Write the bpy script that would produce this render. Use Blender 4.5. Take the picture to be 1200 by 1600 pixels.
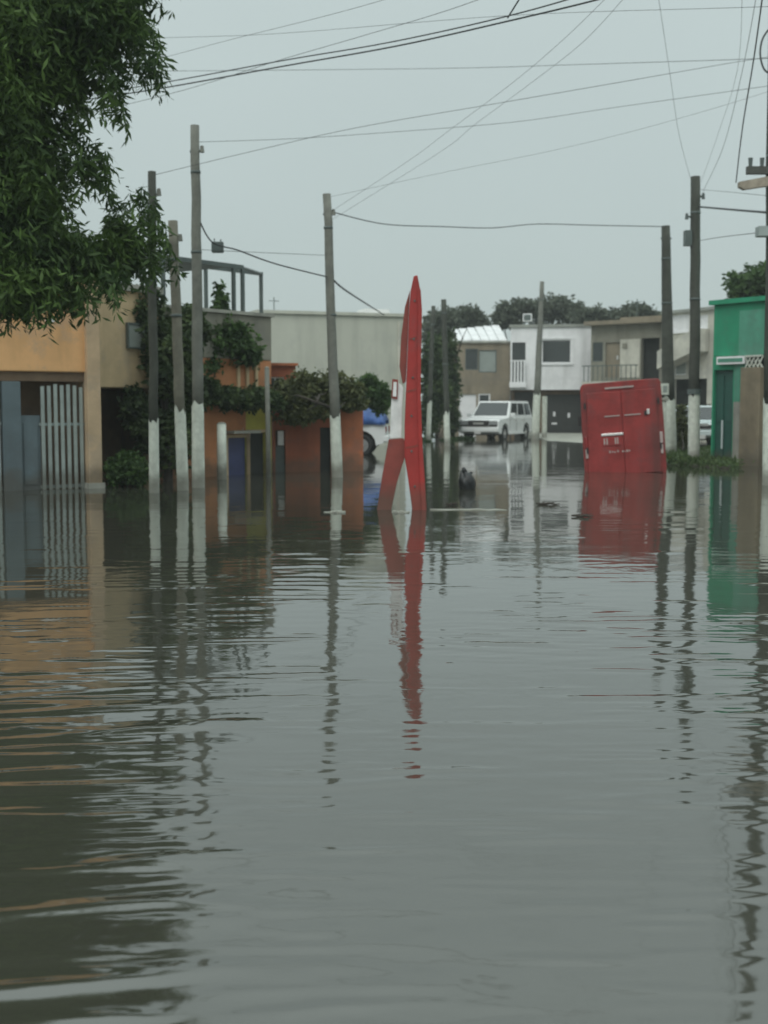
import bpy, bmesh, math, random
import numpy as np
from mathutils import Vector, Matrix

for o in list(bpy.data.objects):
    bpy.data.objects.remove(o, do_unlink=True)
scene = bpy.context.scene
col = scene.collection
R = math.radians
random.seed(7)

# ------------------------------------------------------------------ camera, world, sun, exposure
IMG_W, IMG_H, F_PX, HORIZON = 1200.0, 1600.0, 1900.0, 636.0
CAM_H = 1.5
PITCH = math.atan((IMG_H / 2 - HORIZON) / F_PX)
cam_data = bpy.data.cameras.new('camera')
cam = bpy.data.objects.new('camera', cam_data)
col.objects.link(cam)
cam.location = (0, 0, CAM_H)
cam.rotation_euler = (math.pi / 2 - PITCH, 0, 0)
cam_data.sensor_fit = 'VERTICAL'
cam_data.sensor_height = 24.0
cam_data.lens = 24.0 * F_PX / IMG_H
cam_data.clip_start = 0.05
cam_data.clip_end = 3000
cam_data.dof.use_dof = True
cam_data.dof.focus_distance = 7.0
cam_data.dof.aperture_fstop = 1.9
scene.camera = cam

SUN_EL, SUN_AZ = R(48), R(200)
world = bpy.data.worlds.new('World')
scene.world = world
world.use_nodes = True
wn, wl = world.node_tree.nodes, world.node_tree.links
wn.clear()
w_out = wn.new('ShaderNodeOutputWorld')
w_mix = wn.new('ShaderNodeMixShader')
w_sky = wn.new('ShaderNodeTexSky')
w_sky.sky_type = 'NISHITA'
w_sky.sun_disc = False
w_sky.sun_elevation = SUN_EL
w_sky.sun_rotation = SUN_AZ
w_sky.dust_density = 4.0
w_b1 = wn.new('ShaderNodeBackground')
w_b1.inputs[1].default_value = 0.08
w_b2 = wn.new('ShaderNodeBackground')
w_tc = wn.new('ShaderNodeTexCoord')
w_sep = wn.new('ShaderNodeSeparateXYZ')
w_ramp = wn.new('ShaderNodeValToRGB')
w_ramp.color_ramp.elements[0].position = 0.0
w_ramp.color_ramp.elements[0].color = (0.505, 0.595, 0.582, 1)
w_ramp.color_ramp.elements[1].position = 1.0
w_ramp.color_ramp.elements[1].color = (1.42, 1.62, 1.58, 1)
w_e = w_ramp.color_ramp.elements.new(0.32)
w_e.color = (0.585, 0.680, 0.668, 1)
w_noise = wn.new('ShaderNodeTexNoise')
w_noise.inputs['Scale'].default_value = 2.2
w_noise.inputs['Detail'].default_value = 3.0
w_mul = wn.new('ShaderNodeMixRGB')
w_mul.blend_type = 'MULTIPLY'
w_mul.inputs[0].default_value = 1.0
w_r2 = wn.new('ShaderNodeMapRange')
w_r2.inputs[3].default_value = 0.93
w_r2.inputs[4].default_value = 1.06
wl.new(w_tc.outputs['Generated'], w_sep.inputs[0])
wl.new(w_sep.outputs[2], w_ramp.inputs[0])
wl.new(w_tc.outputs['Generated'], w_noise.inputs['Vector'])
wl.new(w_noise.outputs[0], w_r2.inputs[0])
wl.new(w_ramp.outputs[0], w_mul.inputs[1])
wl.new(w_r2.outputs[0], w_mul.inputs[2])
wl.new(w_mul.outputs[0], w_b2.inputs[0])
wl.new(w_sky.outputs[0], w_b1.inputs[0])
w_mix.inputs[0].default_value = 0.9
wl.new(w_b1.outputs[0], w_mix.inputs[1])
wl.new(w_b2.outputs[0], w_mix.inputs[2])
wl.new(w_mix.outputs[0], w_out.inputs[0])

sun_d = bpy.data.lights.new('sun', 'SUN')
sun_d.energy = 0.9
sun_d.angle = R(40)
sun_d.color = (1.0, 0.98, 0.95)
sun = bpy.data.objects.new('sun', sun_d)
col.objects.link(sun)
sd = Vector((math.sin(SUN_AZ) * math.cos(SUN_EL), math.cos(SUN_AZ) * math.cos(SUN_EL), math.sin(SUN_EL)))
sun.rotation_euler = (-sd).to_track_quat('-Z', 'Y').to_euler()

scene.view_settings.view_transform = 'Standard'
scene.view_settings.look = 'None'
scene.view_settings.gamma = 1.0
scene.view_settings.use_curve_mapping = False
scene.view_settings.exposure = -0.02

# ------------------------------------------------------------------ survey helpers (pixel of the photo -> point of the place)
FWD = Vector((0, math.cos(PITCH), -math.sin(PITCH)))
UP = Vector((0, math.sin(PITCH), math.cos(PITCH)))
CAM = Vector((0, 0, CAM_H))
def ray(px, py):
    return FWD + Vector((1, 0, 0)) * ((px - IMG_W / 2) / F_PX) + UP * ((IMG_H / 2 - py) / F_PX)
def G(px, py, z=0.0):
    d = ray(px, py)
    t = (z - CAM_H) / d.z
    return CAM + d * t
def P(px, py, y):
    d = ray(px, py)
    return CAM + d * (y / d.y)

class Facade:
    """a vertical front from ground point a to b: local X along it, local Y into the building"""
    def __init__(self, a, b):
        self.a = Vector((a[0], a[1], 0)); self.b = Vector((b[0], b[1], 0))
        self.len = (self.b - self.a).length
        self.x = (self.b - self.a).normalized()
        self.n = Vector((-self.x.y, self.x.x, 0))
        self.rot = math.atan2(self.x.y, self.x.x)
    def uv(self, px, py, back=0.0):
        d = ray(px, py)
        o = self.a + self.n * back
        t = (o - CAM).dot(self.n) / d.dot(self.n)
        p = CAM + d * t - self.a
        return p.dot(self.x), p.z
    def rect(self, x0, y0, x1, y1, back=0.0):
        cx, cy = (x0 + x1) / 2, (y0 + y1) / 2
        return (self.uv(x0, cy, back)[0], self.uv(x1, cy, back)[0], self.uv(cx, y1, back)[1], self.uv(cx, y0, back)[1])

# ------------------------------------------------------------------ material helpers
def lin(c):
    c = c / 255.0
    return c / 12.92 if c <= 0.04045 else ((c + 0.055) / 1.055) ** 2.4
def C(r, g, b, k=1.9):
    return tuple(min(0.82, lin(v) * k) for v in (r, g, b))

def mat(name, c, rough=0.6, var=0.25, scale=3.0, streak=0.0, bump=0.0, bscale=30.0, metal=0.0, spec=0.5, dirt=None, tide=0.0):
    m = bpy.data.materials.new(name)
    m.use_nodes = True
    n, l = m.node_tree.nodes, m.node_tree.links
    bs = n['Principled BSDF']
    tc = n.new('ShaderNodeTexCoord')
    src = tc.outputs['Object']
    a = n.new('ShaderNodeTexNoise')
    a.inputs['Scale'].default_value = scale
    a.inputs['Detail'].default_value = 6.0
    a.inputs['Roughness'].default_value = 0.65
    l.new(src, a.inputs['Vector'])
    mr = n.new('ShaderNodeMapRange')
    mr.inputs[1].default_value = 0.3; mr.inputs[2].default_value = 0.7
    mr.inputs[3].default_value = 1.0 - var; mr.inputs[4].default_value = 1.0 + var * 0.6
    l.new(a.outputs[0], mr.inputs[0])
    mx = n.new('ShaderNodeMixRGB'); mx.blend_type = 'MULTIPLY'; mx.inputs[0].default_value = 1.0
    mx.inputs[1].default_value = (*c, 1)
    l.new(mr.outputs[0], mx.inputs[2])
    outc = mx.outputs[0]
    if streak > 0:
        mp = n.new('ShaderNodeMapping')
        mp.inputs['Scale'].default_value = (1.7, 1.7, 0.22)
        l.new(src, mp.inputs[0])
        s = n.new('ShaderNodeTexNoise'); s.inputs['Scale'].default_value = 1.3; s.inputs['Detail'].default_value = 5.0
        l.new(mp.outputs[0], s.inputs['Vector'])
        r2 = n.new('ShaderNodeMapRange'); r2.inputs[1].default_value = 0.48; r2.inputs[2].default_value = 0.72
        r2.inputs[3].default_value = 0.0; r2.inputs[4].default_value = streak
        l.new(s.outputs[0], r2.inputs[0])
        m2 = n.new('ShaderNodeMixRGB'); m2.blend_type = 'MIX'
        dc = dirt or tuple(v * 0.35 for v in c)
        m2.inputs[2].default_value = (*dc, 1)
        l.new(r2.outputs[0], m2.inputs[0]); l.new(outc, m2.inputs[1])
        outc = m2.outputs[0]
    if streak > 0:
        bl_ = n.new('ShaderNodeTexNoise'); bl_.inputs['Scale'].default_value = 0.9; bl_.inputs['Detail'].default_value = 8.0; bl_.inputs['Roughness'].default_value = 0.72
        l.new(src, bl_.inputs['Vector'])
        rb = n.new('ShaderNodeMapRange'); rb.inputs[1].default_value = 0.52; rb.inputs[2].default_value = 0.60
        rb.inputs[3].default_value = 0.0; rb.inputs[4].default_value = min(.5, streak)
        l.new(bl_.outputs[0], rb.inputs[0])
        mb_ = n.new('ShaderNodeMixRGB'); g_ = sum(c) / 3
        mb_.inputs[2].default_value = (*[min(.7, (v * .55 + g_ * .45) * .72) for v in c], 1)
        l.new(rb.outputs[0], mb_.inputs[0]); l.new(outc, mb_.inputs[1]); outc = mb_.outputs[0]
    if tide > 0:
        sz = n.new('ShaderNodeSeparateXYZ'); l.new(src, sz.inputs[0])
        tn = n.new('ShaderNodeTexNoise'); tn.inputs['Scale'].default_value = 3.5; tn.inputs['Detail'].default_value = 5.0
        l.new(src, tn.inputs['Vector'])
        ma = n.new('ShaderNodeMath'); ma.operation = 'MULTIPLY_ADD'; ma.inputs[1].default_value = -0.55
        l.new(tn.outputs[0], ma.inputs[0]); l.new(sz.outputs[2], ma.inputs[2])
        tr_ = n.new('ShaderNodeMapRange'); tr_.inputs[1].default_value = -0.08; tr_.inputs[2].default_value = 0.16
        tr_.inputs[3].default_value = tide; tr_.inputs[4].default_value = 0.0
        l.new(ma.outputs[0], tr_.inputs[0])
        m4 = n.new('ShaderNodeMixRGB'); m4.inputs[2].default_value = (0.085, 0.072, 0.05, 1)
        l.new(tr_.outputs[0], m4.inputs[0]); l.new(outc, m4.inputs[1]); outc = m4.outputs[0]
    l.new(outc, bs.inputs['Base Color'])
    bs.inputs['Roughness'].default_value = rough
    bs.inputs['Metallic'].default_value = metal
    bs.inputs['Specular IOR Level'].default_value = spec
    if bump > 0:
        b = n.new('ShaderNodeTexNoise'); b.inputs['Scale'].default_value = bscale; b.inputs['Detail'].default_value = 4.0
        l.new(src, b.inputs['Vector'])
        bp = n.new('ShaderNodeBump'); bp.inputs['Strength'].default_value = 0.6; bp.inputs['Distance'].default_value = bump
        l.new(b.outputs[0], bp.inputs['Height']); l.new(bp.outputs[0], bs.inputs['Normal'])
    return m

def leaf_mat(name, c_dark, c_light):
    m = bpy.data.materials.new(name); m.use_nodes = True
    n, l = m.node_tree.nodes, m.node_tree.links
    bs = n['Principled BSDF']; out = n['Material Output']
    at = n.new('ShaderNodeAttribute'); at.attribute_name = 'tint'
    mx = n.new('ShaderNodeMixRGB')
    mx.inputs[1].default_value = (*c_dark, 1); mx.inputs[2].default_value = (*c_light, 1)
    l.new(at.outputs['Fac'], mx.inputs[0])
    l.new(mx.outputs[0], bs.inputs['Base Color'])
    bs.inputs['Roughness'].default_value = 0.55
    bs.inputs['Specular IOR Level'].default_value = 0.3
    tr = n.new('ShaderNodeBsdfTranslucent')
    l.new(mx.outputs[0], tr.inputs[0])
    ms = n.new('ShaderNodeMixShader'); ms.inputs[0].default_value = 0.3
    l.new(bs.outputs[0], ms.inputs[1]); l.new(tr.outputs[0], ms.inputs[2]); l.new(ms.outputs[0], out.inputs[0])
    return m

M = {}
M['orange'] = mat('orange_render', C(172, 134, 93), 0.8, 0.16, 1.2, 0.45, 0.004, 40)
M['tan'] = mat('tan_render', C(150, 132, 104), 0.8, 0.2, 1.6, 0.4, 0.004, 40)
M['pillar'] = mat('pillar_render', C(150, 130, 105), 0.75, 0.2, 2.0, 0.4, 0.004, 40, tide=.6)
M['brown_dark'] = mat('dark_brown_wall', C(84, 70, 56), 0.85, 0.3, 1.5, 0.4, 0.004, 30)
M['blue_grey'] = mat('blue_grey_sheet', C(84, 97, 102, 1.35), 0.5, 0.2, 1.5, 0.35, 0.002, 20, tide=.6)
M['slat_grey'] = mat('grey_gate_paint', C(124, 133, 130, 1.75), 0.5, 0.2, 3.0, 0.3, tide=.6)
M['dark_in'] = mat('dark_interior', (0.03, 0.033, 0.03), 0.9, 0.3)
M['concrete'] = mat('wet_concrete', C(120, 120, 112), 0.75, 0.3, 1.2, 0.5, 0.005, 25)
M['pole_wood'] = mat('weathered_pole', C(88, 86, 76), 0.85, 0.35, 4.0, 0.6, 0.006, 25)
M['pole_dark'] = mat('dark_pole', C(52, 54, 48), 0.85, 0.35, 4.0, 0.5, 0.006, 25)
M['pole_grey'] = mat('grey_concrete_pole', C(96, 97, 90, 1.6), 0.85, 0.3, 4.0, 0.5, 0.006, 25)
M['whitewash'] = mat('whitewash', C(176, 180, 170, 1.5), 0.8, 0.25, 6.0, 0.45, 0.004, 30, dirt=(0.16, 0.15, 0.12), tide=.6)
M['steel_dark'] = mat('dark_steel', C(62, 70, 68), 0.5, 0.25, 4.0)
M['cable'] = mat('black_cable', (0.03, 0.033, 0.033), 0.6, 0.1)
M['orange2'] = mat('bright_orange_render', C(152, 102, 68, 1.6), 0.8, 0.2, 1.5, 0.35, 0.004, 40, tide=.6)
M['yellow'] = mat('mustard_render', C(140, 134, 62), 0.8, 0.2, 1.5, 0.35, tide=.6)
M['brick_red'] = mat('brick_red_render', C(130, 74, 52, 1.6), 0.8, 0.22, 1.6, 0.4, 0.004, 40, tide=.6)
M['rust_orange'] = mat('rust_orange_render', C(146, 88, 60, 1.6), 0.8, 0.22, 1.6, 0.4, 0.004, 40, tide=.6)
M['blue_door'] = mat('blue_paint', C(48, 54, 84), 0.5, 0.25, 3)
M['beige'] = mat('grey_beige_render', C(152, 153, 142, 1.6), 0.85, 0.1, 0.5, 0.25, 0.004, 30)
M['grey_roof'] = mat('grey_roof', C(112, 114, 108), 0.8, 0.25, 1.0, 0.3)
M['brown_wall'] = mat('olive_brown_render', C(104, 96, 82), 0.85, 0.2, 1.2, 0.4, 0.004, 30)
M['white_wall'] = mat('white_render', C(196, 198, 188), 0.8, 0.12, 1.2, 0.35, 0.004, 30, dirt=(0.25, 0.25, 0.22))
M['white_trim'] = mat('white_trim', C(215, 216, 208), 0.6, 0.1, 2.0)
M['sheet_white'] = mat('white_sheet_roof', C(205, 205, 196), 0.5, 0.2, 1.2, 0.3)
M['grey_wall'] = mat('grey_render', C(112, 110, 99, 1.6), 0.85, 0.22, 1.0, 0.5, 0.004, 30)
M['grey_wall2'] = mat('pale_grey_render', C(150, 148, 138), 0.85, 0.25, 1.0, 0.5, 0.004, 30)
M['garage'] = mat('charcoal_gate', C(46, 47, 45, 1.3), 0.5, 0.2, 2.0, 0.2)
M['green'] = mat('emerald_render', C(30, 116, 86, 1.6), 0.7, 0.14, 1.2, 0.3, 0.003, 30, tide=.6)
M['green_pale'] = mat('pale_green_render', C(66, 122, 102, 1.6), 0.75, 0.2, 1.4, 0.4)
M['green_door'] = mat('dark_green_paint', C(26, 62, 54), 0.5, 0.2, 2.0, 0.3, tide=.6)
M['brown_col'] = mat('brown_column', C(98, 90, 74), 0.8, 0.25, 2.0, 0.4, 0.004, 30, tide=.6)
M['red'] = mat('red_paint', C(148, 42, 38, 1.35), 0.5, 0.3, 2.0, 0.45, dirt=(0.12, 0.025, 0.02), tide=.5)
M['red_dull'] = mat('faded_red_paint', C(120, 54, 46, 1.35), 0.6, 0.25, 2.5, 0.4, dirt=(0.10, 0.04, 0.03), tide=.6)
M['marker_white'] = mat('scuffed_white', C(186, 182, 174), 0.6, 0.25, 3.0, 0.4)
M['van_red'] = mat('van_red_paint', C(128, 46, 44, 1.35), 0.55, 0.42, 1.6, 0.75, 0.012, 2.2, spec=.3, dirt=(0.085, 0.035, 0.03))
M['van_dark'] = mat('van_dark_plastic', (0.03, 0.025, 0.025), 0.5, 0.2)
M['lamp_glass'] = mat('lamp_glass', (0.28, 0.29, 0.29), 0.15, 0.1)
M['chrome'] = mat('bright_metal', (0.72, 0.70, 0.68), 0.3, 0.1, metal=0.6)
M['lens_red'] = mat('red_lens', (0.25, 0.02, 0.02), 0.2, 0.1)
M['pale_marks_glint'] = mat('pale_marks_and_glint', (0.42, 0.33, 0.31), 0.2, 0.1)  # pale van fittings and marks, also the painted tail-light reflection
M['car_white'] = mat('white_car_paint', (0.78, 0.79, 0.78), 0.25, 0.05, 2.0)
M['car_pale'] = mat('pale_blue_car_paint', (0.55, 0.62, 0.62), 0.25, 0.05, 2.0)
M['glass'] = mat('dark_glass', (0.03, 0.035, 0.036), 0.08, 0.1, spec=0.8)
M['win_glass'] = mat('window_glass', (0.035, 0.042, 0.042), 0.12, 0.2, 1.0, spec=0.8)
M['curtain'] = mat('curtained_glass', C(110, 116, 112), 0.3, 0.2, 1.0)
M['rubber'] = mat('tyre_rubber', (0.018, 0.018, 0.018), 0.8, 0.2)
M['rim'] = mat('rim_metal', (0.35, 0.35, 0.35), 0.4, 0.2, metal=0.5)
M['plate'] = mat('number_plate', (0.6, 0.6, 0.58), 0.4, 0.1)
M['tarp_blue'] = mat('blue_tarp', C(50, 78, 128), 0.5, 0.25, 3.0, 0.3, 0.02, 6)
M['bag'] = mat('black_plastic', (0.012, 0.013, 0.014), 0.4, 0.3, 6, bump=0.01, bscale=18)
M['bark'] = mat('bark', (0.06, 0.05, 0.04), 0.9, 0.4, 5.0, 0.4, 0.01, 20)
M['soil'] = mat('wet_soil', (0.07, 0.06, 0.045), 0.8, 0.4, 2.0, bump=0.01, bscale=10)
M['asphalt'] = mat('asphalt', (0.05, 0.05, 0.048), 0.8, 0.3, 2.0)
M['wood_old'] = mat('old_timber', C(120, 112, 100), 0.85, 0.3, 6.0, 0.5)
M['wood_dark'] = mat('dark_timber', C(60, 62, 58), 0.8, 0.3, 6.0, 0.3)
M['leaf_big'] = leaf_mat('leaf_big_tree', (0.026, 0.056, 0.016), (0.115, 0.195, 0.045))
M['leaf_dark'] = leaf_mat('leaf_dark', (0.026, 0.048, 0.019), (0.10, 0.145, 0.05))
M['leaf_olive'] = leaf_mat('leaf_olive', (0.052, 0.066, 0.024), (0.16, 0.175, 0.07))
M['leaf_green'] = leaf_mat('leaf_green', (0.028, 0.062, 0.018), (0.095, 0.170, 0.045))
M['leaf_grass'] = leaf_mat('leaf_grass', (0.045, 0.080, 0.026), (0.120, 0.180, 0.060))
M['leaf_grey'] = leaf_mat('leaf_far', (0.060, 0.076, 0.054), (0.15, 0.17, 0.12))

# ------------------------------------------------------------------ mesh helpers
class MB:
    def __init__(self):
        self.v = []; self.f = []
    def quadmesh(self, vs, fs):
        o = len(self.v)
        self.v += [tuple(p) for p in vs]
        self.f += [tuple(i + o for i in f) for f in fs]
        return self
    def box(self, x0, x1, y0, y1, z0, z1):
        return self.hexa([(x0, y0, z0), (x1, y0, z0), (x1, y1, z0), (x0, y1, z0), (x0, y0, z1), (x1, y0, z1), (x1, y1, z1), (x0, y1, z1)])
    def hexa(self, p):
        return self.quadmesh(p, [(0, 3, 2, 1), (4, 5, 6, 7), (0, 1, 5, 4), (1, 2, 6, 5), (2, 3, 7, 6), (3, 0, 4, 7)])
    def prism(self, poly, y0, y1):
        """poly of (x, z) extruded along y"""
        n = len(poly)
        vs = [(p[0], y0, p[1]) for p in poly] + [(p[0], y1, p[1]) for p in poly]
        fs = [tuple(range(n)), tuple(range(2 * n - 1, n - 1, -1))]
        fs += [(i, i + n, (i + 1) % n + n, (i + 1) % n) for i in range(n)]
        return self.quadmesh(vs, fs)
    def tube(self, pts, rad, n=8, cap=True):
        pts = [Vector(p) for p in pts]
        if not hasattr(rad, '__len__'): rad = [rad] * len(pts)
        vs, fs = [], []
        side = None
        for i, p in enumerate(pts):
            t = (pts[min(i + 1, len(pts) - 1)] - pts[max(i - 1, 0)]).normalized()
            if side is None:
                ref = Vector((0, 0, 1)) if abs(t.z) < 0.9 else Vector((1, 0, 0))
                side = t.cross(ref).normalized()
            side = (side - t * side.dot(t)).normalized()
            up = t.cross(side)
            for k in range(n):
                a = 2 * math.pi * k / n
                vs.append(p + (side * math.cos(a) + up * math.sin(a)) * rad[i])
        for i in range(len(pts) - 1):
            for k in range(n):
                a, b = i * n + k, i * n + (k + 1) % n
                fs.append((a, b, b + n, a + n))
        if cap:
            fs.append(tuple(range(n - 1, -1, -1)))
            fs.append(tuple(range((len(pts) - 1) * n, len(pts) * n)))
        return self.quadmesh(vs, fs)
    def wall(self, u0, u1, z0, z1, t, holes=(), y=0.0):
        """a wall slab from y to y+t with real openings (u0,u1,z0,z1)"""
        us = sorted({u0, u1, *[max(u0, min(u1, h[0])) for h in holes], *[max(u0, min(u1, h[1])) for h in holes]})
        for a, b in zip(us[:-1], us[1:]):
            if b - a < 1e-5: continue
            m = (a + b) / 2
            hs = sorted([(h[2], h[3]) for h in holes if h[0] < m < h[1]])
            z = z0
            for (h0, h1) in hs:
                if h0 > z + 1e-4: self.box(a, b, y, y + t, z, h0)
                z = max(z, h1)
            if z1 > z + 1e-4: self.box(a, b, y, y + t, z, z1)
        return self
    def mesh(self, name):
        me = bpy.data.meshes.new(name)
        me.from_pydata([tuple(p) for p in self.v], [], self.f)
        bm = bmesh.new(); bm.from_mesh(me)
        bmesh.ops.recalc_face_normals(bm, faces=bm.faces)
        bm.to_mesh(me); bm.free()
        return me
    def build(self, name, m, parent=None, smooth=False, bevel=0.0, seg=2):
        me = self.mesh(name)
        me.materials.append(m)
        if smooth:
            for p in me.polygons: p.use_smooth = True
        o = bpy.data.objects.new(name, me)
        col.objects.link(o)
        if parent: o.parent = parent
        if bevel > 0:
            b = o.modifiers.new('bevel', 'BEVEL'); b.width = bevel; b.segments = seg; b.limit_method = 'ANGLE'
            b.harden_normals = False
        return o

def tag(o, label=None, cat=None, group=None, kind=None):
    if label: o['label'] = label
    if cat: o['category'] = cat
    if group: o['group'] = group
    if kind: o['kind'] = kind
    return o
def thing(name, label, cat, loc=(0, 0, 0), rz=0.0, group=None):
    o = bpy.data.objects.new(name, None); col.objects.link(o)
    o.empty_display_size = 0.2
    o.location = loc; o.rotation_euler = (0, 0, rz)
    return tag(o, label, cat, group)
def front(fac, name, label, cat, group=None):
    return thing(name, label, cat, tuple(fac.a), fac.rot, group)

def slab_on(c, s0, s1, t0, t1, off, thick):
    """slab on the quad c = [bl, br, tr, tl], offset outwards"""
    bl, br, tr, tl = [Vector(p) for p in c]
    def q(s, t): return (bl * (1 - s) + br * s) * (1 - t) + (tl * (1 - s) + tr * s) * t
    n = (br - bl).cross(tl - bl).normalized()
    a = [q(s0, t0), q(s1, t0), q(s1, t1), q(s0, t1)]
    return MB().hexa([p + n * off for p in a] + [p + n * (off + thick) for p in a])

# ------------------------------------------------------------------ foliage
def leaf_mesh(name, pts, size, rng, m, parent, droop=0.0, long=1.7, wid=.42):
    """pts (n,3): one folded leaf per point"""
    n = len(pts)
    d = rng.normal(size=(n, 3)); d[:, 2] = d[:, 2] * 0.6 - droop
    d /= np.linalg.norm(d, axis=1)[:, None]
    r = rng.normal(size=(n, 3)); s = np.cross(d, r); s /= np.linalg.norm(s, axis=1)[:, None]
    sz = size * rng.uniform(0.6, 1.35, n)[:, None]
    v = np.empty((n, 4, 3))
    v[:, 0] = pts
    v[:, 1] = pts + d * sz * long * 0.5 + s * sz * wid
    v[:, 2] = pts + d * sz * long
    v[:, 3] = pts + d * sz * long * 0.5 - s * sz * wid
    me = bpy.data.meshes.new(name)
    me.vertices.add(n * 4); me.loops.add(n * 4); me.polygons.add(n)
    me.vertices.foreach_set('co', v.reshape(-1))
    me.loops.foreach_set('vertex_index', np.arange(n * 4, dtype=np.int32))
    me.polygons.foreach_set('loop_start', np.arange(0, n * 4, 4, dtype=np.int32))
    me.polygons.foreach_set('loop_total', np.full(n, 4, dtype=np.int32))
    ext = max(1e-3, float(np.ptp(pts[:, 2])))
    f = 2 * math.pi / np.clip(ext * .35, .25, 2.0)
    q = np.sin(pts[:, 0] * f + 1.3 * np.sin(pts[:, 2] * f)) + np.sin(pts[:, 1] * f * 1.3 + pts[:, 2] * f * .8) + np.sin(pts[:, 2] * f * 1.7 + pts[:, 0] * f * .6)
    tint = 0.40 + 0.16 * q + rng.normal(0, .2, n)
    at = me.attributes.new('tint', 'FLOAT', 'POINT')
    at.data.foreach_set('value', np.repeat(np.clip(tint, 0, 1), 4))
    me.update(); me.validate()
    me.materials.append(m)
    o = bpy.data.objects.new(name, me); col.objects.link(o)
    if parent: o.parent = parent
    return o

def clump_pts(rng, blobs, per, clump=0.32, shell=0.55, density_leaf=14):
    """leaf points gathered in small clumps spread through ellipsoid blobs"""
    out = []
    for (cx, cy, cz, rx, ry, rz, w) in blobs:
        nc = max(4, int(per * w / density_leaf))
        d = rng.normal(size=(nc, 3)); d /= np.linalg.norm(d, axis=1)[:, None]
        rr = (shell + (1 - shell) * rng.random(nc) ** 0.6)
        rr *= 1 + 0.16 * rng.normal(size=nc)
        c = np.array([cx, cy, cz]) + d * rr[:, None] * np.array([rx, ry, rz])
        k = rng.integers(density_leaf // 2, density_leaf * 2, nc)
        cs = np.repeat(c, k, axis=0)
        cl = clump * min(rx, ry, rz)
        out.append(cs + rng.normal(size=cs.shape) * cl * 0.45)
    return np.concatenate(out)

def limbs(mb, base, tips, r0, rng, bow=0.15):
    for t in tips:
        a = Vector(base); b = Vector(t)
        mid = (a + b) / 2 + Vector(tuple(rng.normal(size=3) * bow)) * (b - a).length * 0.4
        mb.tube([a, a.lerp(mid, 0.55), mid, mid.lerp(b, 0.6), b], [r0, r0 * .85, r0 * .65, r0 * .4, r0 * .12], 7)

def tree(name, label, loc, trunk_h, r0, blobs, per, size, m, seed, group=None, cat='tree', droop=0.1, shell=0.5):
    rng = np.random.default_rng(seed)
    t = thing(name, label, cat, loc, 0, group)
    mb = MB()
    mb.tube([(0, 0, -0.4), (0.02, 0, trunk_h * .4), (-0.03, 0.02, trunk_h)], [r0 * 1.2, r0 * .95, r0 * .8], 9)
    limbs(mb, (-0.03, 0.02, trunk_h * .95), [(b[0], b[1], b[2]) for b in blobs], r0 * .6, rng)
    mb.build('trunk', M['bark'], t, True)
    leaf_mesh('crown', clump_pts(rng, blobs, per, shell=shell), size, rng, m, t, droop)
    return t
def bush(name, label, loc, blobs, per, size, m, seed, group=None, cat='bush', droop=0.05, shell=0.3, stem_z=-0.3):
    rng = np.random.default_rng(seed)
    t = thing(name, label, cat, loc, 0, group)
    mb = MB()
    limbs(mb, (0, 0.25 if stem_z > 0 else 0, stem_z), [(b[0], b[1], b[2]) for b in blobs], 0.03, rng)
    mb.build('stem', M['bark'], t, True)
    leaf_mesh('foliage', clump_pts(rng, blobs, per, shell=shell), size, rng, m, t, droop)
    return t

# ------------------------------------------------------------------ the setting: ground and flood water
tag(MB().quadmesh([(-600, -300, -0.55), (600, -300, -0.55), (600, 1200, -0.55), (-600, 1200, -0.55)], [(0, 1, 2, 3)]).build('ground', M['soil']), kind='structure')
tag(MB().box(-7, 11, -30, 62, -0.53, -0.45).build('road', M['asphalt']), kind='structure')

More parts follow.
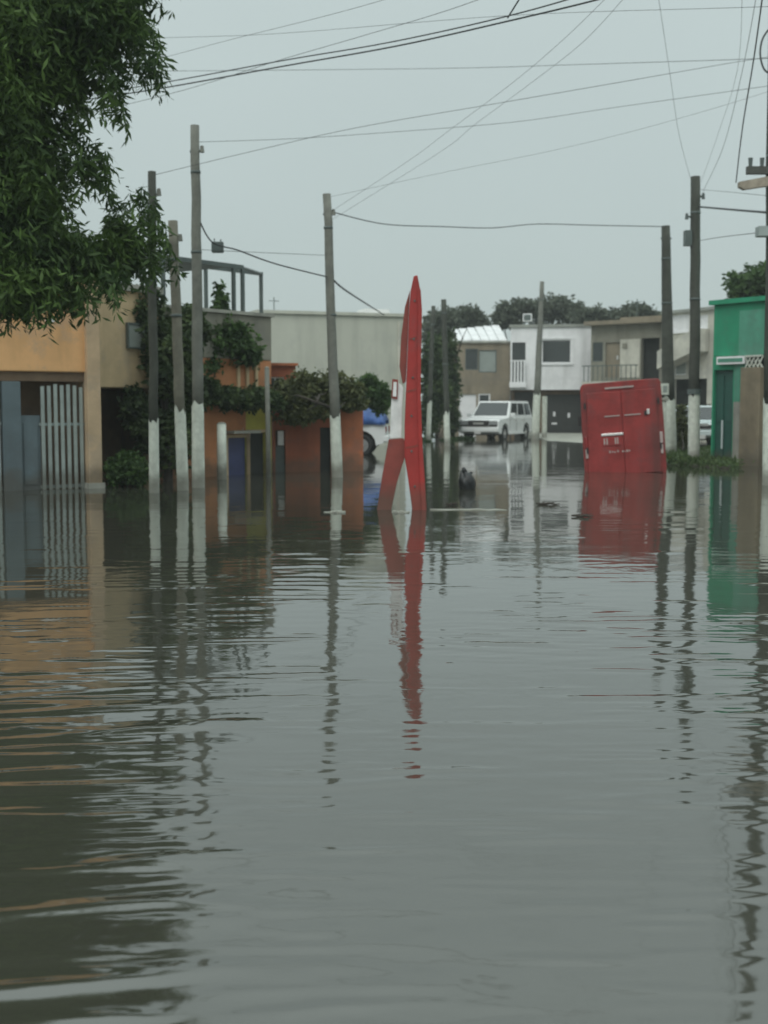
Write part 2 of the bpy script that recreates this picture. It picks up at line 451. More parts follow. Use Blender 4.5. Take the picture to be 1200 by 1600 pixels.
def make_water():
    rng = np.random.default_rng(11)
    ys = [0.3]
    while ys[-1] < 9: ys.append(ys[-1] + 0.02)
    st = 0.02
    while ys[-1] < 34:
        st = min(st * 1.02, 0.12); ys.append(ys[-1] + st)
    while ys[-1] < 400:
        st *= 1.12; ys.append(ys[-1] + st)
    back = [0.3]; st = 0.1
    while back[-1] > -120:
        back.append(back[-1] - st); st *= 1.3
    ys = np.array(back[:0:-1] + ys)
    xs = list(np.arange(-3.6, 3.61, 0.045))
    st = 0.045; r = [xs[-1]]
    while r[-1] < 250:
        st = min(st * 1.06, 0.3) if r[-1] < 12 else st * 1.15
        r.append(r[-1] + st)
    xs = np.array([-a for a in r[:0:-1]] + xs + r[1:])
    X, Y = np.meshgrid(xs, ys)
    def train(n, lam0, lam1, ang, spread, amp):
        z = np.zeros_like(X)
        for _ in range(n):
            lam = math.exp(rng.uniform(math.log(lam0), math.log(lam1)))
            a = ang + rng.normal() * spread
            k = 2 * math.pi / lam
            ph = rng.uniform(0, 6.28)
            z += (amp * lam / 0.3) * np.cos(k * (X * math.sin(a) + Y * math.cos(a)) + ph)
        return z / math.sqrt(n)
    def soft(v, a, b):
        t = np.clip((v - a) / (b - a), 0, 1); return t * t * (3 - 2 * t)
    def blobs(n, lam, seed):
        g = np.random.default_rng(seed); z = np.zeros_like(X)
        for _ in range(n):
            a = g.uniform(0, 6.28); k = 6.28 / (lam * g.uniform(0.6, 1.6))
            z += np.cos(k * (X * math.sin(a) + Y * math.cos(a)) + g.uniform(0, 6.28))
        return z / math.sqrt(n / 2)
    near = 1 - soft(Y, 10, 20)
    # wake running in from the left edge of the street
    left = soft(-X / np.maximum(Y, .5), 0.07, 0.26) * (1 - soft(Y, 5.2, 7.5))
    wake = train(11, 0.16, 0.55, -0.20, 0.13, 0.0034)
    wn_ = wake / wake.std()
    wake = 0.0052 * (np.exp(0.75 * np.clip(wn_, -3, 2.2)) - 1)
    z = wake * left * (0.55 + 0.45 * soft(blobs(10, 1.6, 3), -0.6, 0.9))
    # scattered ripples
    patch = soft(blobs(12, 2.4, 5), 0.25, 1.3)
    z += train(16, 0.10, 0.34, 0.0, 0.3, 0.0013) * patch * near
    rightp = np.exp(-((X - 1.65) / 0.5) ** 2 - ((Y - 7.2) / 2.2) ** 2)
    z += train(12, 0.14, 0.45, 0.02, 0.2, 0.0026) * rightp * soft(blobs(12, 1.2, 8), -.4, 1.0)
    rc = np.exp(-((X - 1.25) / 0.35) ** 2 - ((Y - 3.2) / 0.4) ** 2)
    z += train(6, 0.10, 0.2, 0.0, 0.12, 0.0014) * rc
    mid = np.exp(-((X + 1.2) / 0.9) ** 2 - ((Y - 9.0) / 3.0) ** 2)
    z += train(14, 0.16, 0.6, 0.0, 0.25, 0.0020) * mid * soft(blobs(12, 1.5, 9), -.4, 1.0)
    z += train(14, 0.5, 2.2, 0.0, 0.6, 0.00016) * (1 - soft(Y, 24, 34))
    # single low crests
    def crest(xa, xb, y0, slope, h, w):
        yy = y0 + slope * (X - (xa + xb) / 2) + 0.02 * np.sin(X * 7)
        e = soft(X, xa, xa + (xb - xa) * .3) * (1 - soft(X, xb - (xb - xa) * .3, xb))
        return h * e * np.exp(-((Y - yy) / w) ** 2)
    z += crest(0.1, 1.4, 5.66, 0.02, 0.0035, 0.05)
    z += crest(-0.6, 0.15, 5.5, -0.02, 0.003, 0.05)
    z += crest(-1.2, 0.9, 4.75, 0.12, 0.004, 0.06)
    z += crest(0.25, 0.6, 4.2, 0.1, 0.003, 0.03)
    z += crest(0.4, 1.0, 8.9, 0.03, 0.003, 0.10)
    z += crest(-1.3, -0.6, 12.5, 0.05, 0.004, 0.16)
    # short separate wavelets
    g = np.random.default_rng(77)
    for k in range(520):
        Y0 = 2.4 * math.exp(g.uniform(0, 1) * math.log(19 / 2.4))
        u = g.uniform(-.34, .34)
        side = 1.0 if (u < -.06 or u > .17) else .45
        if g.random() > side: continue
        X0 = u * Y0
        Lx = g.uniform(.05, .20) * (1 + .12 * Y0) ; w = g.uniform(.012, .026) * (1 + .16 * Y0)
        hgt = w * g.uniform(.03, .085) * (1 if g.random() < .75 else 1.6)
        a0, a1 = np.searchsorted(xs, [X0 - 2.6 * Lx, X0 + 2.6 * Lx]); b0, b1 = np.searchsorted(ys, [Y0 - 5 * w - .3 * Lx, Y0 + 5 * w + .3 * Lx])
        if a1 <= a0 or b1 <= b0: continue
        XX, YY = X[b0:b1, a0:a1], Y[b0:b1, a0:a1]
        sl = g.normal() * .06 + (.1 if u < -.1 else 0)
        q = (YY - Y0 - sl * (XX - X0) - .25 * w * np.sin((XX - X0) * 9 / Lx)) / w
        z[b0:b1, a0:a1] += hgt * np.exp(-((XX - X0) / Lx) ** 2 - q * q * .5) * np.cos(q * 1.6)
    ny, nx = X.shape
    me = bpy.data.meshes.new('water')
    V = np.stack([X, Y, z], -1).reshape(-1, 3)
    idx = np.arange(ny * nx).reshape(ny, nx)
    Q = np.stack([idx[:-1, :-1], idx[:-1, 1:], idx[1:, 1:], idx[1:, :-1]], -1).reshape(-1, 4)
    me.vertices.add(len(V)); me.loops.add(len(Q) * 4); me.polygons.add(len(Q))
    me.vertices.foreach_set('co', V.reshape(-1))
    me.loops.foreach_set('vertex_index', Q.reshape(-1).astype(np.int32))
    me.polygons.foreach_set('loop_start', np.arange(0, len(Q) * 4, 4, dtype=np.int32))
    me.polygons.foreach_set('loop_total', np.full(len(Q), 4, dtype=np.int32))
    me.polygons.foreach_set('use_smooth', np.ones(len(Q), dtype=bool))
    me.update(); me.validate()
    m = bpy.data.materials.new('flood_water'); m.use_nodes = True
    n, l = m.node_tree.nodes, m.node_tree.links
    bs = n['Principled BSDF']
    tc = n.new('ShaderNodeTexCoord')
    a = n.new('ShaderNodeTexNoise'); a.inputs['Scale'].default_value = 0.25; a.inputs['Detail'].default_value = 3
    l.new(tc.outputs['Object'], a.inputs['Vector'])
    mx = n.new('ShaderNodeMixRGB'); mx.inputs[1].default_value = (0.038, 0.039, 0.029, 1); mx.inputs[2].default_value = (0.052, 0.052, 0.040, 1)
    l.new(a.outputs[0], mx.inputs[0]); l.new(mx.outputs[0], bs.inputs['Base Color'])
    bs.inputs['Roughness'].default_value = 0.05
    bs.inputs['IOR'].default_value = 2.2
    # fine ripples
    def noise(sc, det):
        q = n.new('ShaderNodeTexNoise'); q.inputs['Scale'].default_value = sc; q.inputs['Detail'].default_value = det
        l.new(tc.outputs['Object'], q.inputs['Vector']); return q.outputs[0]
    mk = n.new('ShaderNodeMapRange'); mk.inputs[1].default_value = 0.45; mk.inputs[2].default_value = 0.68; mk.inputs[3].default_value = 0.25; mk.inputs[4].default_value = 1.0
    l.new(noise(0.5, 2), mk.inputs[0])
    mu = n.new('ShaderNodeMath'); mu.operation = 'MULTIPLY'
    l.new(noise(3.5, 3), mu.inputs[0]); l.new(mk.outputs[0], mu.inputs[1])
    b1 = n.new('ShaderNodeBump'); b1.inputs['Strength'].default_value = 1.0; b1.inputs['Distance'].default_value = 0.0055
    l.new(mu.outputs[0], b1.inputs['Height'])
    # rain drops landing
    vo = n.new('ShaderNodeTexVoronoi'); vo.inputs['Scale'].default_value = 2.2; vo.feature = 'F1'
    mpv = n.new('ShaderNodeMapping'); mpv.inputs['Scale'].default_value = (1, 1, 0)
    l.new(tc.outputs['Object'], mpv.inputs[0]); l.new(mpv.outputs[0], vo.inputs['Vector'])
    dr = n.new('ShaderNodeMapRange'); dr.inputs[1].default_value = 0.02; dr.inputs[2].default_value = 0.055; dr.inputs[3].default_value = 1.0; dr.inputs[4].default_value = 0.0
    l.new(vo.outputs['Distance'], dr.inputs[0])
    sp = n.new('ShaderNodeSeparateColor'); l.new(vo.outputs['Color'], sp.inputs[0])
    gt = n.new('ShaderNodeMath'); gt.operation = 'GREATER_THAN'; gt.inputs[1].default_value = 0.45
    l.new(sp.outputs[0], gt.inputs[0])
    m3 = n.new('ShaderNodeMath'); m3.operation = 'MULTIPLY'; l.new(dr.outputs[0], m3.inputs[0]); l.new(gt.outputs[0], m3.inputs[1])
    b2 = n.new('ShaderNodeBump'); b2.inputs['Strength'].default_value = 1.0; b2.inputs['Distance'].default_value = 0.0035
    l.new(m3.outputs[0], b2.inputs['Height']); l.new(b1.outputs[0], b2.inputs['Normal'])
    l.new(b2.outputs[0], bs.inputs['Normal'])
    me.materials.append(m)
    o = bpy.data.objects.new('water', me); col.objects.link(o)
    tag(o, kind='structure')
make_water()

# ------------------------------------------------------------------ windows
def window(parent, r, frame_m, glass_m, back=0.06, fw=0.05, mull=1, sill=False, name='window'):
    u0, u1, z0, z1 = r
    f = MB()
    f.box(u0, u0 + fw, back - .03, back + .04, z0, z1).box(u1 - fw, u1, back - .03, back + .04, z0, z1)
    f.box(u0 + fw, u1 - fw, back - .03, back + .04, z0, z0 + fw).box(u0 + fw, u1 - fw, back - .03, back + .04, z1 - fw, z1)
    for k in range(1, mull):
        x = u0 + (u1 - u0) * k / mull
        f.box(x - fw / 2, x + fw / 2, back - .025, back + .035, z0 + fw, z1 - fw)
    w = f.build(name, frame_m, parent)
    for k in range(mull):
        a = u0 + (u1 - u0) * k / mull + fw * .5; b = u0 + (u1 - u0) * (k + 1) / mull - fw * .5
        MB().box(a, b, back, back + .02, z0 + fw * .5, z1 - fw * .5).build('pane', glass_m, w)
    if sill:
        MB().box(u0 - .08, u1 + .08, -0.07, back - .03, z0 - .08, z0).build('sill', M['white_trim'], w)
    return w

# ------------------------------------------------------------------ left: tan-orange house with slatted gate
fa = Facade(G(-150, 774), G(153, 762))
h = front(fa, 'orange_house', 'tan orange house with overhanging upper floor behind the big tree at left', 'house')
L = fa.len
zt = fa.uv(80, 581)[1]
g0, g1, _, _ = fa.rect(64, 600, 134, 764)
p0, p1, _, _ = fa.rect(134, 600, 154, 764)
ztop = fa.uv(80, 425)[1]
MB().box(0, fa.uv(134, 600)[0], -0.03, 6, zt, ztop).build('upper_wall', M['orange'], h, bevel=0.02)
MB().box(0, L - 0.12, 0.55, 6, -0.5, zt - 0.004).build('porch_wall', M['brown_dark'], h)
MB().box(-0.1, L + 0.06, -0.12, 6.1, ztop, ztop + 0.16).build('roof_slab', M['concrete'], h)
MB().box(0, fa.uv(134, 600)[0], 0.02, 0.2, zt - 0.17, zt - .003).build('lintel', M['brown_dark'], h)
pl = MB().box(p0, p1 + .01, -0.14, 0.25, -0.5, ztop - .01).build('pillar', M['pillar'], h, bevel=0.015)
MB().box(p0 - .03, p1 + .04, -0.18, 0.28, -0.5, 0.1).build('plinth', M['concrete'], pl)
# solid blue-grey door leaf and two slatted gate leaves
d0, d1, _, _ = fa.rect(5, 600, 34, 764)
MB().box(d0, d1, 0.0, 0.14, -0.5, zt - .18).build('gate_post', M['blue_grey'], h, bevel=0.01)
e0, e1, _, _ = fa.rect(34, 600, 66, 764)
dl = MB().box(e0, e1, 0.09, 0.13, -0.5, 1.35).build('gate_panel', M['blue_grey'], h)
MB().box(e0 + .06, e1 - .06, 0.075, 0.088, 0.1, 1.2).build('raised_panel', M['blue_grey'], dl)
def slat_gate(u0, u1, ztp, zb, n, arch=0.0):
    gt = MB().box(u0, u1, 0.06, 0.10, zb + .32, zb + .38).build('gate', M['slat_grey'], h)
    MB().box(u0, u1, 0.06, 0.10, ztp * .62, ztp * .62 + .05).build('rail', M['slat_grey'], gt)
    pitch = (u1 - u0) / n
    for i in range(n):
        a = u0 + pitch * (i + .22); b = u0 + pitch * (i + .74)
        t = ztp + arch * math.sin(math.pi * (i + .5) / n) + random.uniform(-.02, .02)
        MB().box(a, b, 0.03, 0.058, zb, t).build('slat', M['slat_grey'], gt)
ztg = fa.uv(100, 604)[1]
slat_gate(g0, g1, ztg, -0.3, 7, 0.04)
slat_gate(fa.uv(-62, 680)[0], d0 - .01, fa.uv(10, 600)[1], -0.3, 6, 0.03)
MB().box(fa.uv(70, 500)[0], fa.uv(84, 500)[0], -0.05, -0.028, fa.uv(76, 503)[1], fa.uv(76, 498)[1]).build('wall_plate', M['white_trim'], h)

# set-back annexe right of the pillar
fb = Facade(G(158, 757), G(252, 751))
h = front(fb, 'tan_annexe', 'tan annexe with dark open carport just right of the slatted gate', 'house')
zt = fb.uv(200, 606)[1]; ztop = fb.uv(200, 455)[1]
MB().box(0, fb.len, 0.0, 5, zt, ztop).build('upper_wall', M['tan'], h, bevel=0.02)
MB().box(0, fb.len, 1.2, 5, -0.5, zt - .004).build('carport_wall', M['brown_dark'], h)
MB().box(-.05, fb.len + .05, -0.1, 5.1, ztop, ztop + .13).build('roof_slab', M['concrete'], h)
MB().box(fb.len - .25, fb.len - .02, 0.02, 0.25, -0.5, zt - .004).build('pillar', M['tan'], h)
r = fb.rect(196, 505, 226, 545)
window(h, (r[0], r[1], r[2], r[3]), M['steel_dark'], M['curtain'], back=-0.05, fw=.03)

# ------------------------------------------------------------------ left: terrace house with steel roof frame
fc = Facade(G(252, 750), G(426, 739))
h = front(fc, 'terrace_house', 'house with vine-covered roof terrace wall and orange front behind the left poles', 'house')
Lc = fc.len
z1 = fc.uv(340, 560)[1]; z2 = fc.uv(380, 492)[1]; z3 = fc.uv(340, 637)[1]
MB().box(0, Lc, 0.0, 6, z1 + .002, z2).build('terrace_wall', M['grey_wall'], h, bevel=0.02)
MB().box(-.05, Lc + .05, -.06, .16, z2, z2 + .07).build('coping', M['concrete'], h)
dx0, dx1, _, dz = fc.rect(356, 684, 386, 740)
kx0, kx1, _, kz = fc.rect(390, 676, 416, 740)
wm = MB()
wm.wall(0, fc.uv(385, 650)[0], -0.5, z1, 0.2, [(dx0, dx1, -0.5, dz)], 0.02)
wm.build('front_wall', M['orange2'], h)
wm = MB()
wm.wall(fc.uv(385, 650)[0] + .002, Lc, -0.5, z3 + .2, 0.2, [(kx0, kx1, -0.5, kz)], 0.02)
wm.build('side_wall', M['yellow'], h)
MB().wall(fc.uv(385, 650)[0] + .002, Lc, z3 + .202, z1, 0.2, [], 0.02).build('upper_front', M['orange2'], h)
d = MB().box(dx0, dx1, 0.06, 0.12, -0.5, dz).build('door', M['blue_door'], h)
MB().box(dx1 - .12, dx1 - .08, 0.02, 0.058, 0.9, 1.05).build('handle', M['chrome'], d)
d = MB().box(kx0, kx1, 0.10, 0.16, -0.5, kz).build('door', M['dark_in'], h)
MB().box(kx0 + .05, kx0 + .08, 0.05, 0.098, 0.8, 0.95).build('handle', M['chrome'], d)
for px in (386, 400, 372):
    a, b, _, _ = fc.rect(px - 2, 570, px + 2, 600)
    MB().box(a, b, -0.03, 0.018, z3, z1).build('pilaster', M['tan'], h)
MB().box(0, Lc, 0.23, 6, -0.5, z1).build('inner_block', M['brown_dark'], h)
for (a_, b_, z_) in ((dx0, dx1, dz), (kx0, kx1, kz)):
    MB().box(a_ - .07, a_ - .003, -.02, .018, -.5, z_ + .07).box(b_ + .003, b_ + .07, -.02, .018, -.5, z_ + .07).box(a_ - .003, b_ + .003, -.02, .018, z_ + .003, z_ + .07).build('door_frame', M['tan'], h)
MB().box(dx0 - .12, dx1 + .12, -.32, .015, dz + .10, dz + .16).build('door_canopy', M['concrete'], h)
# steel frame on the terrace
def fz(px, py, b=0.0): return fc.uv(px, py, b)
fr = MB()
zt = fz(380, 413)[1]
ua, ub = fz(258, 410)[0], fz(386, 415)[0]
fr.box(ua, ub, 0.1, 0.2, zt - .09, zt)
for px in (262, 372, 386):
    u = fz(px, 450)[0]; fr.box(u - .035, u + .035, 0.1, 0.17, z2 + .05, zt - .092)
zt2 = fz(400, 424, 2.2)[1]
ub2 = fz(411, 430, 2.2)[0]; ua2 = fz(300, 430, 2.2)[0]
fr.box(ua2, ub2, 2.2, 2.28, zt2 - .08, zt2)
for px in (325, 411):
    u = fz(px, 450, 2.2)[0]; fr.box(u - .07, u, 2.2, 2.27, z2, zt2 - .082)
fr.tube([(ub - .04, .15, zt - .05), (ub2 - .04, 2.24, zt2 - .04)], .04, 6)
fr.tube([(ua + .04, .15, zt - .05), (ua2 + .04, 2.24, zt2 - .04)], .04, 6)
fr.build('roof_frame', M['steel_dark'], h)
MB().box(ua + .02, ub - .1, 0.21, 2.19, zt - .03, zt + .005).build('roof_sheet', M['steel_dark'], h)
# vines over the terrace wall and the green awning of creeper
rng = np.random.default_rng(21)
def pix_blob(px, py, y, rxp, ryp, ry, w, org):
    p = P(px, py, y); s = y / F_PX
    return (p.x - org[0], p.y - org[1], p.z - org[2], rxp * s, ry, ryp * s, w)
def pix_bush(name, label, ground, blobs, per, size, m, seed, **k):
    g = Vector((ground[0], ground[1], 0))
    return bush(name, label, tuple(g), [pix_blob(*b, g) for b in blobs], per, size, m, seed, **k)
def pix_tree(name, label, ground, trunk, r0, blobs, per, size, m, seed, **k):
    g = Vector((ground[0], ground[1], 0))
    return tree(name, label, tuple(g), trunk, r0, [pix_blob(*b, g) for b in blobs], per, size, m, seed, **k)

pix_bush('climbing_vine', 'green climbing vine hanging over the terrace wall under the steel frame', G(345, 740),
         [(335, 520, 26.6, 28, 30, .35, 1.2), (370, 535, 26.8, 24, 32, .35, 1.2), (395, 555, 27.0, 18, 16, .3, .5), (345, 470, 26.8, 10, 26, .3, .4), (325, 560, 26.4, 22, 22, .3, .7)],
         1500, .07, M['leaf_green'], 31, droop=.5, cat='vine', stem_z=3.0)
pix_bush('creeper_awning', 'dark creeper growing as an awning over the orange front with the blue door', G(350, 742),
         [(320, 612, 26.0, 22, 22, .4, 1), (355, 620, 26.2, 26, 16, .4, 1), (395, 622, 26.6, 24, 16, .4, 1), (425, 628, 27, 16, 14, .4, .6)],
         1700, .07, M['leaf_dark'], 32, droop=.4, cat='vine', stem_z=1.7)
pix_tree('dark_tree', 'dark leafy tree filling the gap behind the three left poles', G(262, 752), 1.2, .09,
         [(262, 560, 24.8, 36, 60, .7, 1.6), (290, 600, 25.2, 30, 50, .6, 1.2), (232, 500, 24.8, 22, 60, .6, .9), (262, 680, 24.8, 40, 50, .5, 1.4), (215, 640, 24.4, 20, 40, .5, .6), (300, 520, 25.3, 22, 40, .5, .7)],
         2200, .085, M['leaf_dark'], 33, droop=.5)
pix_bush('green_shrub', 'low bright green shrub on the water edge beside the tan pillar', G(197, 757),
         [(185, 735, 22.9, 20, 22, .35, 1), (212, 738, 23.0, 20, 20, .35, 1), (197, 722, 23.1, 20, 16, .3, .7)],
         1500, .05, M['leaf_green'], 34)

# ------------------------------------------------------------------ left centre: low brick-red house
fd = Facade(G(427, 738), G(567, 736))
h = front(fd, 'red_house', 'low brick-red house with overgrown roof edge left of the red marker', 'house')
zt = fd.uv(500, 640)[1]; ztc = fd.uv(440, 572)[1]
go0, go1, _, goz = fd.rect(427, 672, 446, 740)
ds0, ds1, _, dsz = fd.rect(500, 668, 517, 740)
MB().wall(0.0, fd.uv(530, 690)[0], -0.5, zt, 0.2, [(go0 + .05, go1, -0.5, goz), (ds0, ds1, -0.5, dsz)]).build('front_wall', M['brick_red'], h)
MB().box(fd.uv(530, 690)[0] + .003, fd.len, -0.05, 0.2, -0.5, zt + .05).build('end_wall', M['rust_orange'], h, bevel=.015)
MB().box(0.02, fd.len - .02, 0.5, 4.5, -0.5, zt - .004).build('inner_block', M['brown_dark'], h)
MB().box(-.05, fd.len + .05, -.15, 4.6, zt + .055, zt + .17).build('roof_slab', M['concrete'], h)
r = fd.rect(421, 570, 470, 606)
MB().wall(r[0], r[1], zt + .172, r[3], .2, [fd.rect(424, 588, 452, 612)], .6).build('parapet_room', M['brick_red'], h)
window(h, fd.rect(424, 588, 452, 612), M['white_trim'], M['win_glass'], back=.68, fw=.03, mull=2)
MB().box(r[0] - .04, r[1] + .04, .5, .9, r[3], r[3] + .06).build('cap', M['rust_orange'], h)
g = MB().box(go0 + .05, go1, .08, .12, -0.5, goz * .62).build('gate', M['steel_dark'], h)
MB().box(ds0, ds1, .08, .12, -0.5, dsz).build('door', M['dark_in'], h)  # near-black slab, the shadow in the door gap put into its colour
MB().box(go0 + .12, go0 + .26, .06, .079, .62, .95).build('notice', M['marker_white'], g)
pix_bush('olive_hedge', 'wide olive hedge spilling over the roof edge of the brick-red house', G(495, 745),
         [(450, 620, 27.6, 26, 26, .4, 1), (485, 615, 27.8, 30, 32, .4, 1.3), (520, 612, 27.9, 26, 30, .4, 1.1), (550, 620, 28, 18, 26, .4, .7), (470, 645, 27.5, 34, 16, .35, 1)],
         1700, .07, M['leaf_olive'], 35, droop=.3, stem_z=1.6)
pix_tree('small_green_tree', 'small round green tree above the blue-covered vehicle', P(552, 640, 35.6), 1.6, .06,
         [(578, 610, 35.5, 20, 22, .5, 1), (594, 622, 35.7, 16, 22, .5, 1), (576, 596, 35.5, 9, 10, .3, .3)],
         1700, .08, M['leaf_green'], 36)

# beige building behind
fe = Facade(P(405, 640, 46), P(634, 640, 48))
h = front(fe, 'beige_building', 'large plain grey-beige building standing behind the brick-red house', 'building')
zt = fe.uv(510, 492)[1]
MB().box(0, fe.len, 0, 9, -0.5, zt).build('wall', M['beige'], h, bevel=.03)
MB().box(-.1, fe.len + .1, -.1, 9.1, zt, zt + .12).build('roof_slab', M['beige'], h)
MB().box(fe.len - 1.5, fe.len - .5, .5, 1.5, zt + .12, zt + .32).build('roof_box', M['white_trim'], h)
MB().tube([(1.0, 1.5, zt + .1), (1.0, 1.5, zt + .75)], .02, 5).tube([(.8, 1.5, zt + .6), (1.2, 1.5, zt + .6)], .015, 5).build('antenna', M['steel_dark'], h)
MB().tube([(fe.len - .3, -.03, -.4), (fe.len - .3, -.03, zt - .2)], .05, 8).build('downpipe', M['grey_wall2'], h)

# ------------------------------------------------------------------ poles
def pole(label, gx, gy, tx, ty, r0, r1, m, paint_py=None, group='street poles', extra=None, lean_back=0.0):
    g = G(gx, gy)
    top = P(tx, ty, g.y + lean_back)
    t = thing('utility_pole', label, 'pole', (g.x, g.y, 0), 0, group)
    v = Vector((top.x - g.x, top.y - g.y, top.z))
    def at(z):
        s = z / v.z
        return Vector((v.x * s, v.y * s, z))
    pz = P(gx, paint_py, g.y).z if paint_py else 0.0
    H = v.z
    rad = lambda z: r0 + (r1 - r0) * max(0, z) / H
    zs = [max(pz - .15, 0) + (H - max(pz - .15, 0)) * k / 8 for k in range(9)]
    pts = [at(z) + Vector((random.uniform(-.012, .012), random.uniform(-.012, .012), 0)) for z in zs]
    if paint_py:
        pts[0] = at(pz - .15)
        zz = [-0.5, 0, pz * .5, pz]
        pb = MB().tube([at(z) for z in zz], [rad(z) + .006 for z in zz], 16)
        for i in range(len(pb.v) - 16, len(pb.v)):
            x_, y_, z_ = pb.v[i]; pb.v[i] = (x_, y_, z_ + random.uniform(-.10, .09))
        pb.f = pb.f[:-1]
        pb.build('whitewashed_base', M['whitewash'], t, True)
    else:
        pts = [at(-0.5)] + pts
        zs = [-.5] + zs
    MB().tube(pts, [rad(z) for z in zs], 12).build('shaft', m, t, True)
    for f_ in (.62 + random.uniform(-.06, .06), .88 + random.uniform(-.03, .03)):
        c_ = at(H * f_)
        MB().tube([c_ - Vector((0, 0, .025)), c_ + Vector((0, 0, .025))], rad(H * f_) + .009, 12).build('strap', M['steel_dark'], t, True)
    if extra: extra(t, at, H)
    return t, at, Vector((g.x, g.y, 0))

def top_hook(t, at, H):
    p = at(H * .93)
    MB().tube([p + Vector((-.1, 0, 0)), p + Vector((.12, 0, 0))], .025, 6).build('bracket', M['steel_dark'], t)
    MB().tube([p + Vector((.12, 0, -.02)), p + Vector((.12, 0, .1))], [.045, .03], 8).build('insulator', M['pole_grey'], t)
pole('dark pole with whitewashed base, leftmost of the three left poles', 241, 770, 237, 268, .085, .07, M['pole_dark'], 657, extra=top_hook)
pole('leaning dark pole with whitewashed base, middle of the three left poles', 286, 766, 270, 345, .10, .085, M['pole_wood'], 640, extra=top_hook)
p3, p3at, p3g = pole('tall grey pole with whitewashed base, tallest of the three left poles', 310, 762, 305, 196, .115, .08, M['pole_grey'], 632, extra=top_hook)
pole('tall weathered pole with long whitewashed base just left of the red marker', 527, 746, 511, 303, .115, .085, M['pole_grey'], 648, extra=top_hook)
pole('far thin dark pole, left one of the pair right of the red marker', 669, 690, 677, 478, .10, .09, M['pole_dark'], 628)
pole('far thin dark pole, right one of the pair with broken whitewashed base', 699, 697, 693, 468, .11, .10, M['pole_dark'], 645)
def guard(t, at, H):
    MB().tube([(.42, -.1, -.5), (.42, -.1, 2.0)], .12, 8).build('guard_post', M['whitewash'], t)
pole('grey pole with whitewashed base in front of the white house garage', 836, 686, 847, 440, .19, .10, M['pole_grey'], 615, extra=guard)

def clutter(t, at, H):
    for k, (f, sx) in enumerate(((.93, .1), (.86, -.12), (.80, -.1))):
        p = at(H * f)
        MB().tube([p, p + Vector((sx * 2.0, -.03, .02))], .03, 6).build('bracket', M['steel_dark'], t)
        MB().tube([p + Vector((sx * 2.0, -.03, -.06)), p + Vector((sx * 2.0, -.03, .1))], [.05, .035], 8).build('insulator', M['steel_dark'], t)
    p = at(H * .80)
    MB().box(p.x - .30, p.x - .12, p.y - .15, p.y + .1, p.z - .3, p.z + .1).build('junction_box', M['steel_dark'], t)
def meter(t, at, H):
    p = at(H * .96)
    MB().tube([p + Vector((-.16, -.05, -.1)), p + Vector((.16, -.05, -.1))], .03, 6).build('bracket', M['steel_dark'], t)
    b = P(1038, 608, 37.0) - Vector(t.location)
    o = MB().box(b.x - .12, b.x + .12, b.y - .08, b.y + .1, b.z - .17, b.z + .17).build('meter_box', M['whitewash'], t)
    MB().box(b.x - .06, b.x + .06, b.y - .09, b.y - .082, b.z - .1, b.z + .1).build('meter_window', M['curtain'], o)
p10, p10at, p10g = pole('stout dark pole with white meter box behind the red van', 1046, 713, 1040, 353, .22, .13, M['pole_dark'], 622, extra=meter)
p11, p11at, p11g = pole('stout dark pole with brackets and whitewashed base left of the green building', 1084, 722, 1087, 276, .155, .13, M['pole_dark'], 616, extra=clutter)
cp = p11at(P(1084, 612, p11g.y).z)
MB().tube([cp - Vector((0, 0, .07)), cp + Vector((0, 0, .07))], [.19, .19], 12).build('steel_band', M['steel_dark'], p11)

def crossarms(t, at, H):
    y = t.location.y
    def loc(px, py): return P(px, py, y) - Vector(t.location)
    a, b = loc(1164, 268), loc(1262, 268)
    MB().box(a.x, b.x, a.y - .16, a.y - .05, a.z - .07, a.z + .07).build('crossarm', M['wood_dark'], t)
    a, b = loc(1148, 292), loc(1250, 276)
    MB().prism([(a.x, a.z - .05), (a.x + .1, a.z - .10), (b.x, b.z - .12), (b.x, b.z + .08), (a.x, a.z + .04)], a.y - .32, a.y - .18).build('crossarm', M['wood_old'], t)
    for px in (1170, 1188, 1215, 1240):
        q = loc(px, 262)
        MB().tube([(q.x, q.y - .1, q.z), (q.x, q.y - .1, q.z + .16)], [.035, .045], 8).build('insulator', M['steel_dark'], t)
    q = loc(1205, 365)
    MB().box(q.x - .32, q.x + .3, q.y - .3, q.y - .05, q.z - .08, q.z + .1).build('lamp_head', M['slat_grey'], t)
pole('near pole with timber crossarms cut by the right edge of the photo', 1204, 758, 1212, -120, .15, .12, M['pole_dark'], 626, extra=crossarms)

def post(label, gx, gy, tx, ty, r, m):
    g = G(gx, gy); tp = P(tx, ty, g.y)
    t = thing('short_post', label, 'post', (g.x, g.y, 0), 0, 'short posts')
    MB().tube([(0, 0, -.5), ((tp.x - g.x) * .5, 0, tp.z * .5), (tp.x - g.x, 0, tp.z)], [r * 1.05, r, r * .95], 10).build('shaft', m, t, True)
    MB().tube([(tp.x - g.x, 0, tp.z), (tp.x - g.x, 0, tp.z + .03)], [r * 1.0, r * .6], 10).build('cap', M['concrete'], t, True)
post('short whitewashed post in front of the orange terrace house', 347, 749, 346, 662, .10, M['whitewash'])
post('thin pale post between the black doorway and the brick-red house', 420, 745, 417, 575, .055, M['pole_grey'])

